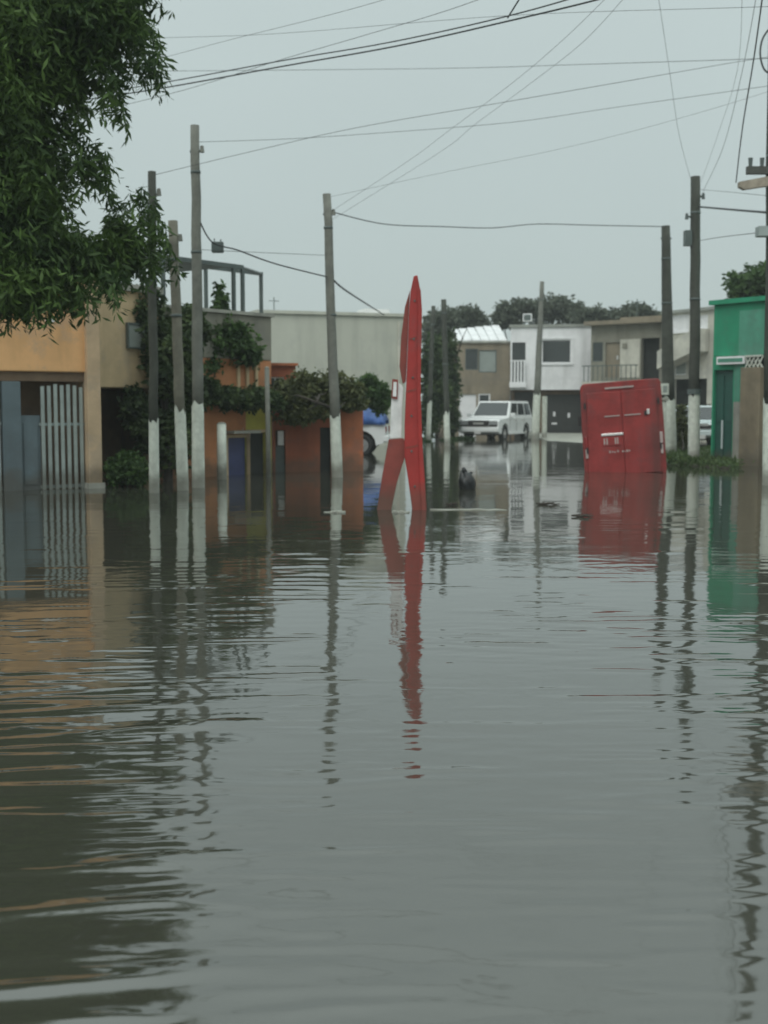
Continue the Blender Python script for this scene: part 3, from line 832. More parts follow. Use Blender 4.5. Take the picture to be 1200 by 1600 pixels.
# ------------------------------------------------------------------ far centre: brown house, white house
ff = Facade(P(690, 640, 66.5), P(797, 640, 66.5))
h = front(ff, 'brown_house', 'olive-brown two-storey house with white sheet roof behind the parked SUV', 'house')
zt = ff.uv(750, 536)[1]
w1 = ff.rect(727, 545, 747, 578); w2 = ff.rect(748, 547, 776, 582); w3 = ff.rect(747, 615, 766, 650); w4 = ff.rect(717, 616, 744, 680)
MB().wall(0, ff.len - .01, -0.5, zt, .25, [w1, w2, w3, w4]).build('front_wall', M['brown_wall'], h)
MB().box(.01, ff.len - .02, .4, 8, -0.5, zt - .01).build('inner_block', M['brown_dark'], h)
window(h, w1, M['steel_dark'], M['win_glass'], fw=.05)
window(h, w2, M['steel_dark'], M['curtain'], fw=.05)
window(h, w3, M['white_trim'], M['win_glass'], fw=.08)
d = MB().box(w4[0], w4[1], .08, .14, -0.5, w4[3]).build('door', M['white_trim'], h)
MB().box(w4[1] - .2, w4[1] - .12, .04, .079, .95, 1.1).build('handle', M['chrome'], d)
# sloped white sheets, each its own
za = zt + .02; n = 7
zb0, zb1 = ff.uv(715, 517, 5)[1], ff.uv(790, 508, 5)[1]
rf = MB().box(-.1, ff.len + .02, -.12, .1, zt, zt + .10).build('roof', M['concrete'], h)
for i in range(n):
    u0 = .25 + (ff.len - .4) * i / n; u1 = u0 + (ff.len - .4) / n - .04
    s0 = zb0 + (zb1 - zb0) * i / n
    MB().hexa([(u0, .1, zt + .12), (u1, .1, zt + .12), (u1, 5, s0), (u0, 5, s0), (u0, .1, zt + .17), (u1, .1, zt + .17), (u1, 5, s0 + .05), (u0, 5, s0 + .05)]).build('sheet', M['sheet_white'], rf)

fg = Facade(P(797, 640, 64.8), P(924, 640, 64.2))
h = front(fg, 'white_house', 'white two-storey house with wide window over a dark garage door', 'house')
zt = fg.uv(860, 511)[1]; zm = fg.uv(860, 609)[1]
w = fg.rect(846, 530, 893, 568); bd = fg.rect(800, 535, 821, 597)
gd = fg.rect(852, 616, 915, 681); gl = fg.rect(803, 612, 832, 681)
MB().wall(0, fg.len, zm, zt, .25, [w, bd]).build('upper_wall', M['white_wall'], h, bevel=0)
MB().wall(.05, fg.len - .05, -0.5, zm - .004, .25, [(gd[0], gd[1], -.5, gd[3]), (gl[0], gl[1], -.5, gl[3])], .5).build('lower_wall', M['brown_dark'], h)
MB().box(.02, fg.len - .02, 1.0, 9, -0.5, zt - .02).build('inner_block', M['dark_in'], h)
MB().box(0, .2, .27, 9, zm, zt).build('side_wall', M['white_wall'], h)
MB().box(-.08, fg.len + .08, -.1, 9, zt, zt + .14).build('roof_slab', M['grey_roof'], h)
window(h, w, M['white_trim'], M['win_glass'], back=.05, fw=.07, mull=1, sill=True)
wf = MB().box(w[0] - .12, w[0] - .003, -.04, -.004, w[2] - .01, w[3] + .12).box(w[1] + .003, w[1] + .12, -.04, -.004, w[2] - .01, w[3] + .12).box(w[0] - .003, w[1] + .003, -.04, -.004, w[3] + .003, w[3] + .12)
wf.build('window_surround', M['white_trim'], h)
MB().box(bd[0], bd[1], .12, .18, bd[2], bd[3]).build('balcony_door', M['win_glass'], h)
br = fg.rect(797, 563, 822, 597)
rail = MB().box(br[0], br[1], -.28, -.2, br[3] - .06, br[3]).box(br[0] - .02, br[1] + .02, -.3, -.005, br[2] - .28, br[2]).build('balcony', M['white_trim'], h)
for i in range(5):
    u = br[0] + (br[1] - br[0]) * (i + .5) / 5
    MB().box(u - .045, u + .045, -.275, -.205, br[2] + .002, br[3] - .062).build('baluster', M['white_trim'], rail)
d = MB().box(gd[0] + .005, gd[1] - .005, .6, .68, -.5, gd[3] - .005).build('garage_door', M['garage'], h)
nseg = 6
for i in range(nseg):
    u0 = gd[0] + (gd[1] - gd[0]) * i / nseg + .02; u1 = gd[0] + (gd[1] - gd[0]) * (i + 1) / nseg - .02
    MB().box(u0, u1, .575, .598, .05, gd[3] - .1).build('panel', M['garage'], d)
for px, py in ((866, 647), (889, 649)):
    q = fg.uv(px, py)
    MB().box(q[0] - .06, q[0] + .06, .55, .573, q[1] - .12, q[1] + .12).build('lock_plate', M['white_trim'], d)
q = fg.uv(866, 662)
MB().box(q[0] - .14, q[0] + .14, .55, .573, q[1] - .05, q[1] + .05).build('letter_slot', M['white_trim'], d)
MB().box(gl[0] + .005, gl[1] - .005, .65, .7, -.5, gl[3] - .005).build('side_gate', M['garage'], h)
a = fg.rect(817, 490, 831, 505, 2.0)
ac = MB().box(a[0], a[1], 2.0, 2.5, a[2] + .1, a[3]).build('air_conditioner', M['white_trim'], h)
MB().box(a[0] + .06, a[1] - .06, 1.97, 1.998, a[2] + .16, a[3] - .06).build('grille', M['steel_dark'], ac)
MB().box(a[0] + .03, a[0] + .1, 2.05, 2.4, zt + .14, a[2] + .098).box(a[1] - .1, a[1] - .03, 2.05, 2.4, zt + .14, a[2] + .098).build('stand', M['steel_dark'], ac)

# concrete ramp before the garage
g1_, g2_, g3_, g4_ = P(822, 640, 64.3), P(926, 640, 63.9), G(925, 694), G(862, 690)
rp = MB().hexa([(g4_.x, g4_.y, -.5), (g3_.x, g3_.y, -.5), (g2_.x, g2_.y, -.5), (g1_.x, g1_.y, -.5), (g4_.x, g4_.y, -.01), (g3_.x, g3_.y, -.01), (g2_.x, g2_.y, .14), (g1_.x, g1_.y, .14)]).build('driveway', M['concrete'])
tag(rp, kind='structure')

# grey house right of it
fh = Facade(P(922, 640, 62.5), P(1034, 640, 60))
h = front(fh, 'grey_house', 'grey-brown two-storey house seen above the red van', 'house')
zt = fh.uv(970, 507)[1]; zm = fh.uv(970, 596)[1]
wa = fh.rect(926, 535, 942, 565); db = fh.rect(946, 535, 968, 590); dk = fh.rect(1002, 528, 1030, 600)
MB().wall(0, fh.len, -0.5, zt, .25, [wa, db, dk]).build('front_wall', M['grey_wall'], h)
MB().box(.02, fh.len - .02, .5, 8, -0.5, zt - .01).build('inner_block', M['dark_in'], h)
r = fh.rect(969, 530, 1000, 590)
MB().box(r[0], r[1], -.03, -.004, r[2], r[3]).build('light_panel', M['grey_wall2'], h)
MB().box(-.15, fh.len + .1, -.5, 8, zt, zt + .2).build('roof_slab', M['brown_wall'], h)
rr = fh.rect(922, 495, 1034, 507, 3)
MB().box(.3, fh.len - .3, 2.5, 7, zt + .2, zt + .55).build('roof_parapet', M['brown_wall'], h)
window(h, wa, M['steel_dark'], M['win_glass'], fw=.05)
d = MB().box(db[0], db[1], .1, .16, db[2], db[3]).build('balcony_door', M['brown_wall'], h)
MB().box(db[1] - .2, db[1] - .1, .06, .098, db[2] + .9, db[2] + 1.1).build('handle', M['chrome'], d)
bl = MB().box(0, fh.len - .9, -.9, -.005, zm - .15, zm).build('balcony', M['grey_wall2'], h)
MB().box(0, fh.len - .9, -.9, -.84, zm + .75, zm + .8).build('handrail', M['steel_dark'], bl)
for i in range(12):
    u = .1 + (fh.len - 1.1) * i / 11
    MB().box(u - .015, u + .015, -.885, -.855, zm + .002, zm + .748).build('baluster', M['steel_dark'], bl)
q = fh.uv(977, 540)
MB().box(q[0] - .12, q[0] + .12, -.09, -.032, q[1] - .12, q[1] + .12).build('wall_lamp', M['grey_wall'], h)

MB().tube([(1.0, 3.0, zt + .5), (1.0, 3.0, zt + 1.5)], .025, 6).tube([(.75, 3.0, zt + 1.35), (1.3, 3.0, zt + 1.35)], .018, 6).tube([(.85, 3.0, zt + 1.15), (1.2, 3.0, zt + 1.15)], .018, 6).build('aerial', M['steel_dark'], h)
fi = Facade(P(1036, 640, 57), P(1118, 640, 54))
h = front(fi, 'pale_grey_house', 'pale grey house with white framed upper windows between the two stout poles', 'house')
zt = fi.uv(1075, 488)[1]; zm = fi.uv(1075, 588)[1]
wa = fi.rect(1049, 492, 1077, 518); wb = fi.rect(1090, 492, 1106, 514); dk = fi.rect(1050, 592, 1104, 660); df = fi.rect(1054, 562, 1072, 586)
MB().wall(0, fi.len, -0.5, zt, .25, [wa, wb, dk, df]).build('front_wall', M['grey_wall2'], h)
MB().box(.02, fi.len - .02, .6, 7, -0.5, zt - .01).build('inner_block', M['dark_in'], h)
MB().box(-.1, fi.len + .1, -.15, 7, zt, zt + .14).build('roof_slab', M['grey_roof'], h)
window(h, wa, M['white_trim'], M['sheet_white'], fw=.07, mull=3, sill=True)
window(h, wb, M['white_trim'], M['sheet_white'], fw=.07, mull=2, sill=True)
window(h, df, M['white_trim'], M['curtain'], fw=.05)
s0 = fi.uv(1050, 560); s1 = fi.uv(1108, 535)
MB().prism([(s0[0], s0[1] - .5), (s1[0], s1[1] - .4), (s1[0], s1[1] + .6), (s0[0], s0[1] + .3)], -.9, -.02).build('stair_flight', M['grey_wall2'], h)

# ------------------------------------------------------------------ right: emerald building
fj = Facade(G(1110, 724), G(1236, 730))
h = front(fj, 'green_building', 'emerald green two-storey building at the right with dark green door', 'building')
zt = fj.uv(1150, 474)[1]; zs = fj.uv(1150, 574)[1]
dd = fj.rect(1114, 578, 1144, 720)
MB().box(0, fj.len, 0, 8, zs + .3, zt).build('upper_wall', M['green'], h, bevel=.02)
MB().wall(0, fj.uv(1147, 640)[0], -.5, zs + .297, .25, [(dd[0], dd[1], -.5, dd[3])], .002).build('door_wall', M['green'], h)
c0 = fj.uv(1147, 640)[0] + .003; c1 = fj.uv(1164, 640)[0]
MB().box(c0, c1, -.04, .3, -.5, fj.uv(1155, 628)[1]).build('grey_pier', M['concrete'], h)
MB().box(c0, c1, -.03, .3, fj.uv(1155, 628)[1] + .003, zs + .29).build('pale_pier', M['green_pale'], h)
MB().box(c1 + .003, fj.uv(1195, 640)[0], -.22, .3, -.5, zs - .02).build('brown_column', M['brown_col'], h, bevel=.015)
MB().box(fj.uv(1195, 640)[0] + .004, fj.len, .05, .3, -.5, zs + .29).build('end_wall', M['brown_dark'], h)
MB().box(.03, fj.len - .03, .6, 8, -.5, zs + .28).build('inner_block', M['dark_in'], h)
MB().box(-.08, fj.len + .08, -.12, 8.1, zt, zt + .12).build('roof_slab', M['green'], h)
r = fj.rect(1156, 478, 1195, 555)
MB().box(r[0], r[1], -.03, -.003, r[2], r[3] - .1).build('faded_panel', M['green_pale'], h)
d = MB().box(dd[0], dd[1], .1, .16, -.5, dd[3]).build('door', M['green_door'], h)
for k in range(2):
    a = dd[0] + (dd[1] - dd[0]) * (k + .12) / 2; b = dd[0] + (dd[1] - dd[0]) * (k + .88) / 2
    MB().box(a, b, .075, .099, .1, 1.0).build('panel', M['green_door'], d)
    MB().box(a, b, .075, .099, 1.12, dd[3] - .15).build('panel', M['green_door'], d)
MB().box(dd[0] + .25, dd[0] + .29, .04, .074, .4, 1.15).build('handle', M['car_pale'], d)
r = fj.rect(1125, 557, 1168, 569)
sb = MB().box(r[0], r[1], -.14, -.005, r[2], r[3]).build('sign_board', M['white_trim'], h)
MB().box(r[0] + .05, r[1] - .05, -.15, -.142, r[2] + .05, r[3] - .05).build('sign_face', M['green_pale'], sb)
r = fj.rect(1170, 555, 1195, 577)
lt = MB().box(r[0], r[1], -.16, -.06, r[2], r[2] + .04).box(r[0], r[1], -.16, -.06, r[3] - .04, r[3]).build('lattice', M['whitewash'], h)
for i in range(5):
    u = r[0] + (r[1] - r[0]) * i / 4
    for s in (-1, 1):
        v = u + s * .16
        if r[0] - .05 <= v <= r[1] + .05:
            MB().prism([(u - .018, r[2] + .042), (u + .018, r[2] + .042), (v + .018, r[3] - .042), (v - .018, r[3] - .042)], -.14 if s > 0 else -.11, -.112 if s > 0 else -.08).build('lath', M['whitewash'], lt)

# ------------------------------------------------------------------ right verge: raised grassy bank, gate pillar, kerb stones
v0, v1, v2, v3 = G(1036, 726), G(1150, 735), G(1150, 706), G(1052, 704)
vb = MB()
vb.hexa([(v0.x, v0.y, -.5), (v1.x, v1.y, -.5), (v2.x + 3, v2.y + 6, -.5), (v3.x + 1.5, v3.y + 8, -.5),
         (v0.x + .2, v0.y + .6, .03), (v1.x, v1.y + .7, .05), (v2.x + 3, v2.y + 6, .1), (v3.x + 1.5, v3.y + 8, .08)])
tag(vb.build('verge', M['soil']), kind='structure')
rng = np.random.default_rng(41)
npt = 5200
s, t = rng.random(npt), rng.random(npt) ** 1.3
A, B, Cc, D = [np.array((p.x, p.y)) for p in (v0, v1, v2, v3)]
gp = (A[None] * (1 - s)[:, None] + B[None] * s[:, None]) * (1 - t)[:, None] + (D[None] * (1 - s)[:, None] + Cc[None] * s[:, None]) * t[:, None]
gp += rng.normal(size=gp.shape) * .12
pts = np.column_stack([gp, rng.uniform(-.02, .16, npt)])
go = leaf_mesh('verge_grass', pts, .05, rng, M['leaf_grass'], None, droop=-.9, long=2.2)
tag(go, 'green grass growing on the verge behind the red van', 'grass', kind='stuff')

def gate_pillar(label, px0, px1, ptop, pbase, m):
    a, b = G(px0, pbase), G(px1, pbase)
    t = thing('gate_pillar', label, 'pillar', ((a.x + b.x) / 2, a.y, 0), 0, None)
    w = (b.x - a.x) / 2; zt = P(px0, ptop, a.y).z
    MB().box(-w, w, 0, 2 * w, -.5, zt).build('shaft', m, t, bevel=.02)
    MB().box(-w - .04, w + .04, -.04, 2 * w + .04, zt, zt + .08).build('cap', M['concrete'], t, bevel=.01)
gate_pillar('pale whitewashed gate pillar touching the right side of the red van', 1028, 1040, 626, 716, M['whitewash'])
pix_bush('tall_weeds', 'tall green weeds between the two stout whitewashed pole bases', G(1065, 714),
         [(1064, 665, 38, 9, 40, .3, 1), (1068, 690, 37.8, 10, 20, .3, .7)], 1100, .08, M['leaf_olive'], 42, cat='weeds')
def kerb_block(label, px, py, L_, rz):
    g = G(px, py)
    o = MB().box(-L_ / 2, L_ / 2, -.1, .1, -.3, .10).build('kerb_block', M['whitewash'], None, bevel=.02)
    o.location = (g.x, g.y, .02); o.rotation_euler = (R(2), R(-3), rz)
    tag(o, label, 'kerb block', 'loose kerb blocks')
kerb_block('long broken white kerb block lying before the dark green door', 1122, 722, 1.0, -.12)
kerb_block('short white kerb block lying left of the whitewashed pole base', 1066, 717, .5, .1)

# ------------------------------------------------------------------ vehicles
def wheel(parent, x, y, r, w=.22):
    s = 1 if y > 0 else -1
    n = 20
    tb = MB()
    prof = [(r * .62, -w / 2), (r * .93, -w / 2), (r, -w * .3), (r, w * .3), (r * .93, w / 2), (r * .62, w / 2)]
    vs = []; fs = []
    for i in range(n):
        a = 2 * math.pi * i / n
        for (rr, yy) in prof: vs.append((x + rr * math.cos(a), y + yy, r + rr * math.sin(a)))
    k = len(prof)
    for i in range(n):
        for j in range(k):
            fs.append((i * k + j, i * k + (j + 1) % k, ((i + 1) % n) * k + (j + 1) % k, ((i + 1) % n) * k + j))
    tb.quadmesh(vs, fs)
    wh = tb.build('wheel', M['rubber'], parent, True)
    MB().tube([(x, y - s * w * .2, r), (x, y + s * w * .38, r)], [r * .63, r * .6], n).build('rim', M['rim'], wh)
    MB().tube([(x, y + s * w * .37, r), (x, y + s * w * .48, r)], [r * .2, r * .16], 10).build('hub', M['chrome'], wh)
    return wh

def make_car(name, label, cat, loc, rz, paint, L=4.9, W=1.96, Hh=1.88, belt=1.12, hood=1.06, cab=(-2.35, 1.05), top=(-2.2, .35), r=.38, sink=0.0, group=None, roll=0.0, rear=1.02):
    """X forward, origin at the ground under the middle"""
    t = thing(name, label, cat, loc, rz, group)
    t.rotation_euler = (roll, 0, rz)
    t.location.z = -sink
    w = W / 2; xf, xb = L / 2, -L / 2
    ax1, ax0 = xf - .92, xb + rear
    # lower body with wheel arches
    def arch(ax):
        return [(ax + (r + .09) * math.cos(a), r + (r + .09) * math.sin(a)) for a in [math.pi * k / 8 for k in range(9)]]
    poly = [(xf - .02, .42), (xf, .62), (xf - .03, hood - .12), (xf - .18, hood - .03), (cab[1] + .1, belt), (cab[0], belt), (xb, belt - .06), (xb - .02, .6), (xb + .05, .42)]
    low = [(ax0 - r - .09, .34)] + [(p[0], p[1]) for p in reversed(arch(ax0))] + [(ax0 + r + .09, .34), (ax1 - r - .09, .34)] + [(p[0], p[1]) for p in reversed(arch(ax1))] + [(ax1 + r + .09, .34)]
    MB().prism(poly + low, -w, w).build('body', paint, t, bevel=.035, seg=3)
    MB().box(xb + .3, xf - .3, -w + .26, w - .26, .3, .8).build('underbody', M['van_dark'], t)
    # cabin
    wt = w - .2; wb = w - .03
    b0, b1, t0, t1 = cab[0], cab[1], top[0], top[1]
    cb = MB().hexa([(b0, -wb, belt - .01), (b1, -wb, belt - .01), (b1, wb, belt - .01), (b0, wb, belt - .01), (t0, -wt, Hh), (t1, -wt, Hh), (t1, wt, Hh), (t0, wt, Hh)])
    cbo = cb.build('cabin', paint, t, bevel=.05, seg=3)
    for s in (1, -1):
        q = [(b0, s * wb, belt), (b1, s * wb, belt), (t1, s * wt, Hh), (t0, s * wt, Hh)]
        if s > 0: q = [q[1], q[0], q[3], q[2]]
        cuts = ((.05, .30), (.34, .62), (.66, .93))
        for (a, b) in cuts:
            if s > 0: a, b = 1 - b, 1 - a
            slab_on(q, a, b, .14, .86, -.012, .018).build('side_window', M['glass'], cbo)
    q = [(b1, -wb, belt), (b1, wb, belt), (t1, wt, Hh), (t1, -wt, Hh)]
    slab_on(q, .05, .95, .10, .90, -.012, .018).build('windscreen', M['glass'], cbo)
    q = [(b0, wb, belt), (b0, -wb, belt), (t0, -wt, Hh), (t0, wt, Hh)]
    slab_on(q, .08, .92, .14, .86, -.012, .018).build('rear_window', M['glass'], cbo)
    for s in (1, -1):
        MB().box(t0 + .2, t1 - .2, s * (wt - .1) - .02, s * (wt - .1) + .02, Hh + .03, Hh + .06).box(t0 + .25, t0 + .3, s * (wt - .1) - .015, s * (wt - .1) + .015, Hh - .01, Hh + .03).box(t1 - .3, t1 - .25, s * (wt - .1) - .015, s * (wt - .1) + .015, Hh - .01, Hh + .03).build('roof_rail', M['van_dark'], t)
        m_ = MB().box(b1 - .32, b1 - .14, s * w + (0 if s > 0 else -.22), s * w + (.22 if s > 0 else 0), belt + .02, belt + .2).build('mirror', paint, t, bevel=.02)
        # doors: shut lines as thin dark strips, handles, running board
        for x in (b1 - .12, .02, -1.08):
            MB().box(x - .008, x + .008, s * (w + .002) - .003, s * (w + .002) + .003, .48, belt - .04).build('door_gap', M['van_dark'], t)
        for x in (.12, -.95):
            MB().box(x, x + .18, s * (w + .012) - .012, s * (w + .012) + .012, belt - .16, belt - .11).build('door_handle', M['chrome'], t)
        MB().box(ax0 + r + .12, ax1 - r - .12, s * (w + .03) - .06, s * (w + .03) + .06, .33, .40).build('running_board', paint, t)
        MB().box(xf - .03, xf + .022, s * .72 - .2, s * .72 + .2, .79, hood - .09).build('headlight', M['lamp_glass'], t)
        MB().box(xf - .03, xf + .02, s * .72 - .2, s * .72 + .2, .70, .785).build('indicator', M['van_dark'], t)
        MB().box(xb - .035, xb + .05, s * (w - .1) - .07, s * (w - .1) + .07, .75, belt - .06).build('tail_light', M['lens_red'], t)
    gr = MB().box(xf - .03, xf + .025, -.5, .5, .685, hood - .07).build('grille', M['van_dark'], t)
    MB().box(xf + .027, xf + .04, -.26, .26, .80, .89).build('grille_bar', M['chrome'], gr)
    MB().box(xf + .027, xf + .035, -.5, .5, hood - .09, hood - .07).box(xf + .027, xf + .035, -.5, .5, .685, .705).build('grille_frame', M['chrome'], gr)
    bu = MB().box(xf - .12, xf + .12, -w - .01, w + .01, .46, .66).build('front_bumper', paint, t, bevel=.04, seg=3)
    MB().box(xf + .125, xf + .135, -.16, .16, .36, .50).build('number_plate', M['plate'], bu)
    MB().box(xb - .12, xb + .1, -w - .01, w + .01, .46, .66).build('rear_bumper', paint, t, bevel=.04, seg=3)
    for ax in (ax0, ax1):
        for s in (1, -1): wheel(t, ax, s * (w - .12), r)
    return t

# white SUV, front turned to the camera and to the left
gs = G(779, 686)
make_car('parked_suv', 'white boxy SUV parked in the flood before the brown house', 'SUV', (gs.x + .05, gs.y + 1.2, 0), R(-116), M['car_white'], sink=.10)
# pale car behind the pole
gp_ = G(1104, 706)
make_car('parked_car', 'pale car half hidden behind the whitewashed pole by the green building', 'car', (gp_.x + .35, gp_.y + 3.2, 0), R(-98), M['car_pale'], L=4.4, W=1.75, Hh=1.5, belt=.95, hood=.92, cab=(-1.9, .9), top=(-1.3, .2), r=.32, sink=-.05)
# white car with blue cover
gb = G(590, 712)
bc = make_car('covered_car', 'white car with blue tarpaulin cover partly hidden by the red marker', 'car', (gb.x - 1.95, gb.y + 1.4, 0), R(176), M['car_white'], L=4.5, W=1.8, Hh=1.62, belt=1.0, hood=.98, cab=(-2.1, 1.0), top=(-1.9, .4), r=.36, sink=.05, rear=.74)
# the tarpaulin lies on the car's cabin
tp = thing('tarpaulin', 'blue tarpaulin draped over the roof of the white car', 'tarpaulin', tuple(bc.location), R(176))
rng = np.random.default_rng(51)
nu, nv = 30, 18
vs = []; fs = []
for j in range(nv):
    for i in range(nu):
        x = -2.25 + 3.7 * i / (nu - 1); y = -1.12 + 2.24 * j / (nv - 1)
        e = max(0, abs(y) - .74)
        zt_ = 1.68 - (0 if -1.95 < x < .45 else min(.62, (x - .45) * .95 if x > .45 else (-1.95 - x) * 1.8)) 
        z = zt_ - e * 1.9 + .02 * math.sin(x * 9 + y * 4) * (1 if e > 0 else .3) + .0
        yy = max(-.97, min(.97, y)) + (.03 * math.sin(x * 11) if e > 0 else 0)
        vs.append((x, yy, max(z, 1.0 if e > 0 else 1.05)))
for j in range(nv - 1):
    for i in range(nu - 1):
        a = j * nu + i; fs.append((a, a + 1, a + nu + 1, a + nu))
so = MB().quadmesh(vs, fs).build('cloth', M['tarp_blue'], tp, True)
sm = so.modifiers.new('thickness', 'SOLIDIFY'); sm.thickness = .015; sm.offset = 1

# red panel van, rear towards the camera, heeled over in the flooded ditch
gv = G(980, 738)
ang = math.atan2(gv.x, gv.y) - R(1.5)
van = thing('red_van', 'red panel van seen from behind, heeled over in the water at right', 'van', (gv.x, gv.y, -.46), 0)
van.rotation_euler = (0, R(-4.5), -ang)
VW, VH, VL = .93, 2.56, 4.6      # local: X right, Y away from camera, Z up
sec = [(-VW + .03, .28), (-VW, .5), (-VW, 1.6), (-VW + .02, VH - .09), (-VW + .06, VH - .02), (-VW + .12, VH), (VW - .12, VH), (VW - .06, VH - .02), (VW - .02, VH - .09), (VW, 1.6), (VW, .5), (VW - .03, .28)]
MB().prism(sec, 0, VL - .9).build('body', M['van_red'], van, bevel=.02, seg=2)
MB().prism([(s_[0] * .97, min(s_[1], 1.6 if s_[1] > 1.55 else s_[1])) for s_ in sec], VL - .9, VL).build('nose', M['van_red'], van)
for sx in (-1, 1):
    q = [(sx * .03, -.02), (sx * (VW - .06), -.02)]
    a, b = sorted((sx * .006, sx * (VW - .09)))
    dr = MB().prism([(a, .42), (b, .42), (b - (.06 if sx > 0 else 0), VH - .22), (a + (.06 if sx < 0 else 0), VH - .22)], -.03, -.001).build('rear_door', M['van_red'], van, bevel=.015)
    for hz in (.95, 1.98):
        MB().tube([(sx * (VW - .10), -.045, hz), (sx * (VW - .10), -.045, hz + .14)], .022, 8).build('hinge', M['van_dark'], dr)
    MB().box(sx * (VW - .08) - .035, sx * (VW - .08) + .035, -.05, -.002, 1.08, 1.34).build('tail_light', M['lens_red'] if sx < 0 else M['pale_marks_glint'], van, bevel=.01)  # right lens is pale: a white reflection painted as its colour
    MB().box(sx * (VW - .08) - .03, sx * (VW - .08) + .03, -.045, -.002, .84, 1.05).build('reflector', M['pale_marks_glint'], van, bevel=.01)
    MB().box(sx * (VW + .06) - .06, sx * (VW + .06) + .06, 3.5, 3.62, 1.55, 1.8).build('mirror', M['van_dark'], van)
    wheel(van, 0, 0, .33)
# wheels are built along X: rebuild them turned for this van
for c in [c for c in van.children if c.name.split('.')[0] == 'wheel']:
    for g_ in list(c.children): bpy.data.objects.remove(g_, do_unlink=True)
    bpy.data.objects.remove(c, do_unlink=True)
def van_wheel(x, y):
    wh = MB().tube([(x - .1, y, .3), (x - .085, y, .3), (x + .085, y, .3), (x + .1, y, .3)], [.28, .32, .32, .28], 18).build('wheel', M['rubber'], van, True)
    sx = 1 if x > 0 else -1
    MB().tube([(x + sx * .08, y, .3), (x + sx * .108, y, .3)], [.19, .17], 14).build('rim', M['rim'], wh)
for x in (-.84, .84):
    for y in (.8, 3.6): van_wheel(x, y)
# centre crease with bright strip, handle, plate with light bar, small pale lettering marks
MB().box(-.40, -.05, -.05, -.032, 1.765, 1.79).build('trim_strip', M['pale_marks_glint'], van)
MB().box(.05, .42, -.05, -.032, 1.765, 1.79).build('trim_strip', M['pale_marks_glint'], van)
hd = MB().box(.56, .62, -.09, -.032, 1.76, 1.88).build('door_handle', M['chrome'], van, bevel=.01)
MB().box(.5, .555, -.06, -.032, 1.74, 1.84).build('handle_cup', M['van_dark'], hd)
MB().box(-.50, .0, -.07, -.032, 1.33, 1.385).build('plate_light_bar', M['chrome'], van, bevel=.012)
np_ = MB().box(-.48, -.06, -.05, -.033, 1.10, 1.31).build('number_plate', M['van_red'], van)
for x in (-.45, -.39, -.20, -.15):
    MB().box(x, x + .03, -.056, -.051, 1.13, 1.28).build('plate_mark', M['pale_marks_glint'], np_)
for i, x in enumerate((-.34, -.28, -.23, -.16, -.05, -.0, .05, .1)):
    MB().box(x, x + .035, -.038, -.0335, 0.93 + .01 * (i % 2), .985 - .012 * (i % 3)).build('lettering_mark', M['pale_marks_glint'], van)
MB().box(-.85, .85, -.14, -.035, .26, .40).build('rear_bumper', M['van_dark'], van, bevel=.03)
MB().box(-.35, .3, -.035, -.002, VH - .16, VH - .12).build('roof_strip', M['pale_marks_glint'], van)

# ------------------------------------------------------------------ the tall red marker in the middle of the street
y0 = G(655, 797).y
gm = Vector((G(640, 797).x, y0, 0))
mk = thing('red_marker', 'tall red and white A-shaped marker standing in the flooded street', 'marker', tuple(gm))
def pp(poly):
    out = []
    for (x, y) in poly:
        q = P(x, y, y0) - gm
        out.append((q.x, q.z))
    return out
blade = [(646.5, 431), (652.5, 430), (656.5, 452), (659.5, 485), (658, 560), (657.5, 620), (660, 690), (664, 750), (667, 800), (669, 840), (648, 840), (643.5, 790), (638, 750), (632, 712), (632.5, 660), (635, 600), (637.5, 540), (639.5, 480), (642, 452)]
MB().prism(pp(blade), 0, .20).build('blade', M['red'], mk, bevel=.012)
upper = [(641, 452), (639, 482), (637, 540), (634.5, 596), (629.5, 600), (624.5, 572), (627, 525), (633, 478)]
MB().prism(pp(upper), .05, .24).build('upper_brace', M['red_dull'], mk, bevel=.01)
panel = [(613, 596), (627, 600), (630.5, 606), (628.5, 640), (627.5, 684), (609, 686), (611, 640)]
pw = MB().prism(pp(panel), .07, .2).build('white_panel', M['marker_white'], mk, bevel=.008)
MB().prism(pp([(613, 592), (622, 593), (621, 624), (611.5, 622)]), .03, .068).build('panel_plate', M['red_dull'], pw)
MB().prism(pp([(615, 596.5), (620, 597), (619.2, 620), (613.6, 619)]), .02, .028).build('plate_face', M['marker_white'], pw)
leg = [(607.5, 687), (631, 685), (636, 706), (629, 726), (620, 756), (611, 800), (604, 840), (580, 840), (589, 797), (597, 745)]
MB().prism(pp(leg), .06, .23).build('leg', M['red_dull'], mk, bevel=.01)
er = [(652.5, 452), (657.3, 452), (659.3, 485), (657.8, 560), (657.3, 620), (659.3, 690), (662.8, 750), (665.8, 800), (667.8, 838), (661, 838), (657, 770), (653.5, 690), (651.8, 620), (652.2, 560), (653, 485)]
MB().prism(pp(er), -.035, -.003).build('edge_rail', M['red'], mk, bevel=.008)
for (bx, by) in ((648, 470), (646.5, 530), (645, 590), (643, 650), (643, 705), (648, 760)):
    q = P(bx, by, y0) - gm
    MB().tube([(q.x, -.022, q.z), (q.x, .004, q.z)], [.014, .018], 8).build('bolt', M['steel_dark'], mk)
for (a_, b_2) in (((638, 530), (657, 527)), ((635, 612), (657, 608)), ((632, 700), (660, 696))):
    q0, q1 = P(*a_, y0) - gm, P(*b_2, y0) - gm
    MB().prism([(q0.x + .01, q0.z - .012), (q1.x - .06, q1.z - .012), (q1.x - .06, q1.z + .012), (q0.x + .01, q0.z + .012)], -.008, -.002).build('joint_strip', M['red_dull'], mk)

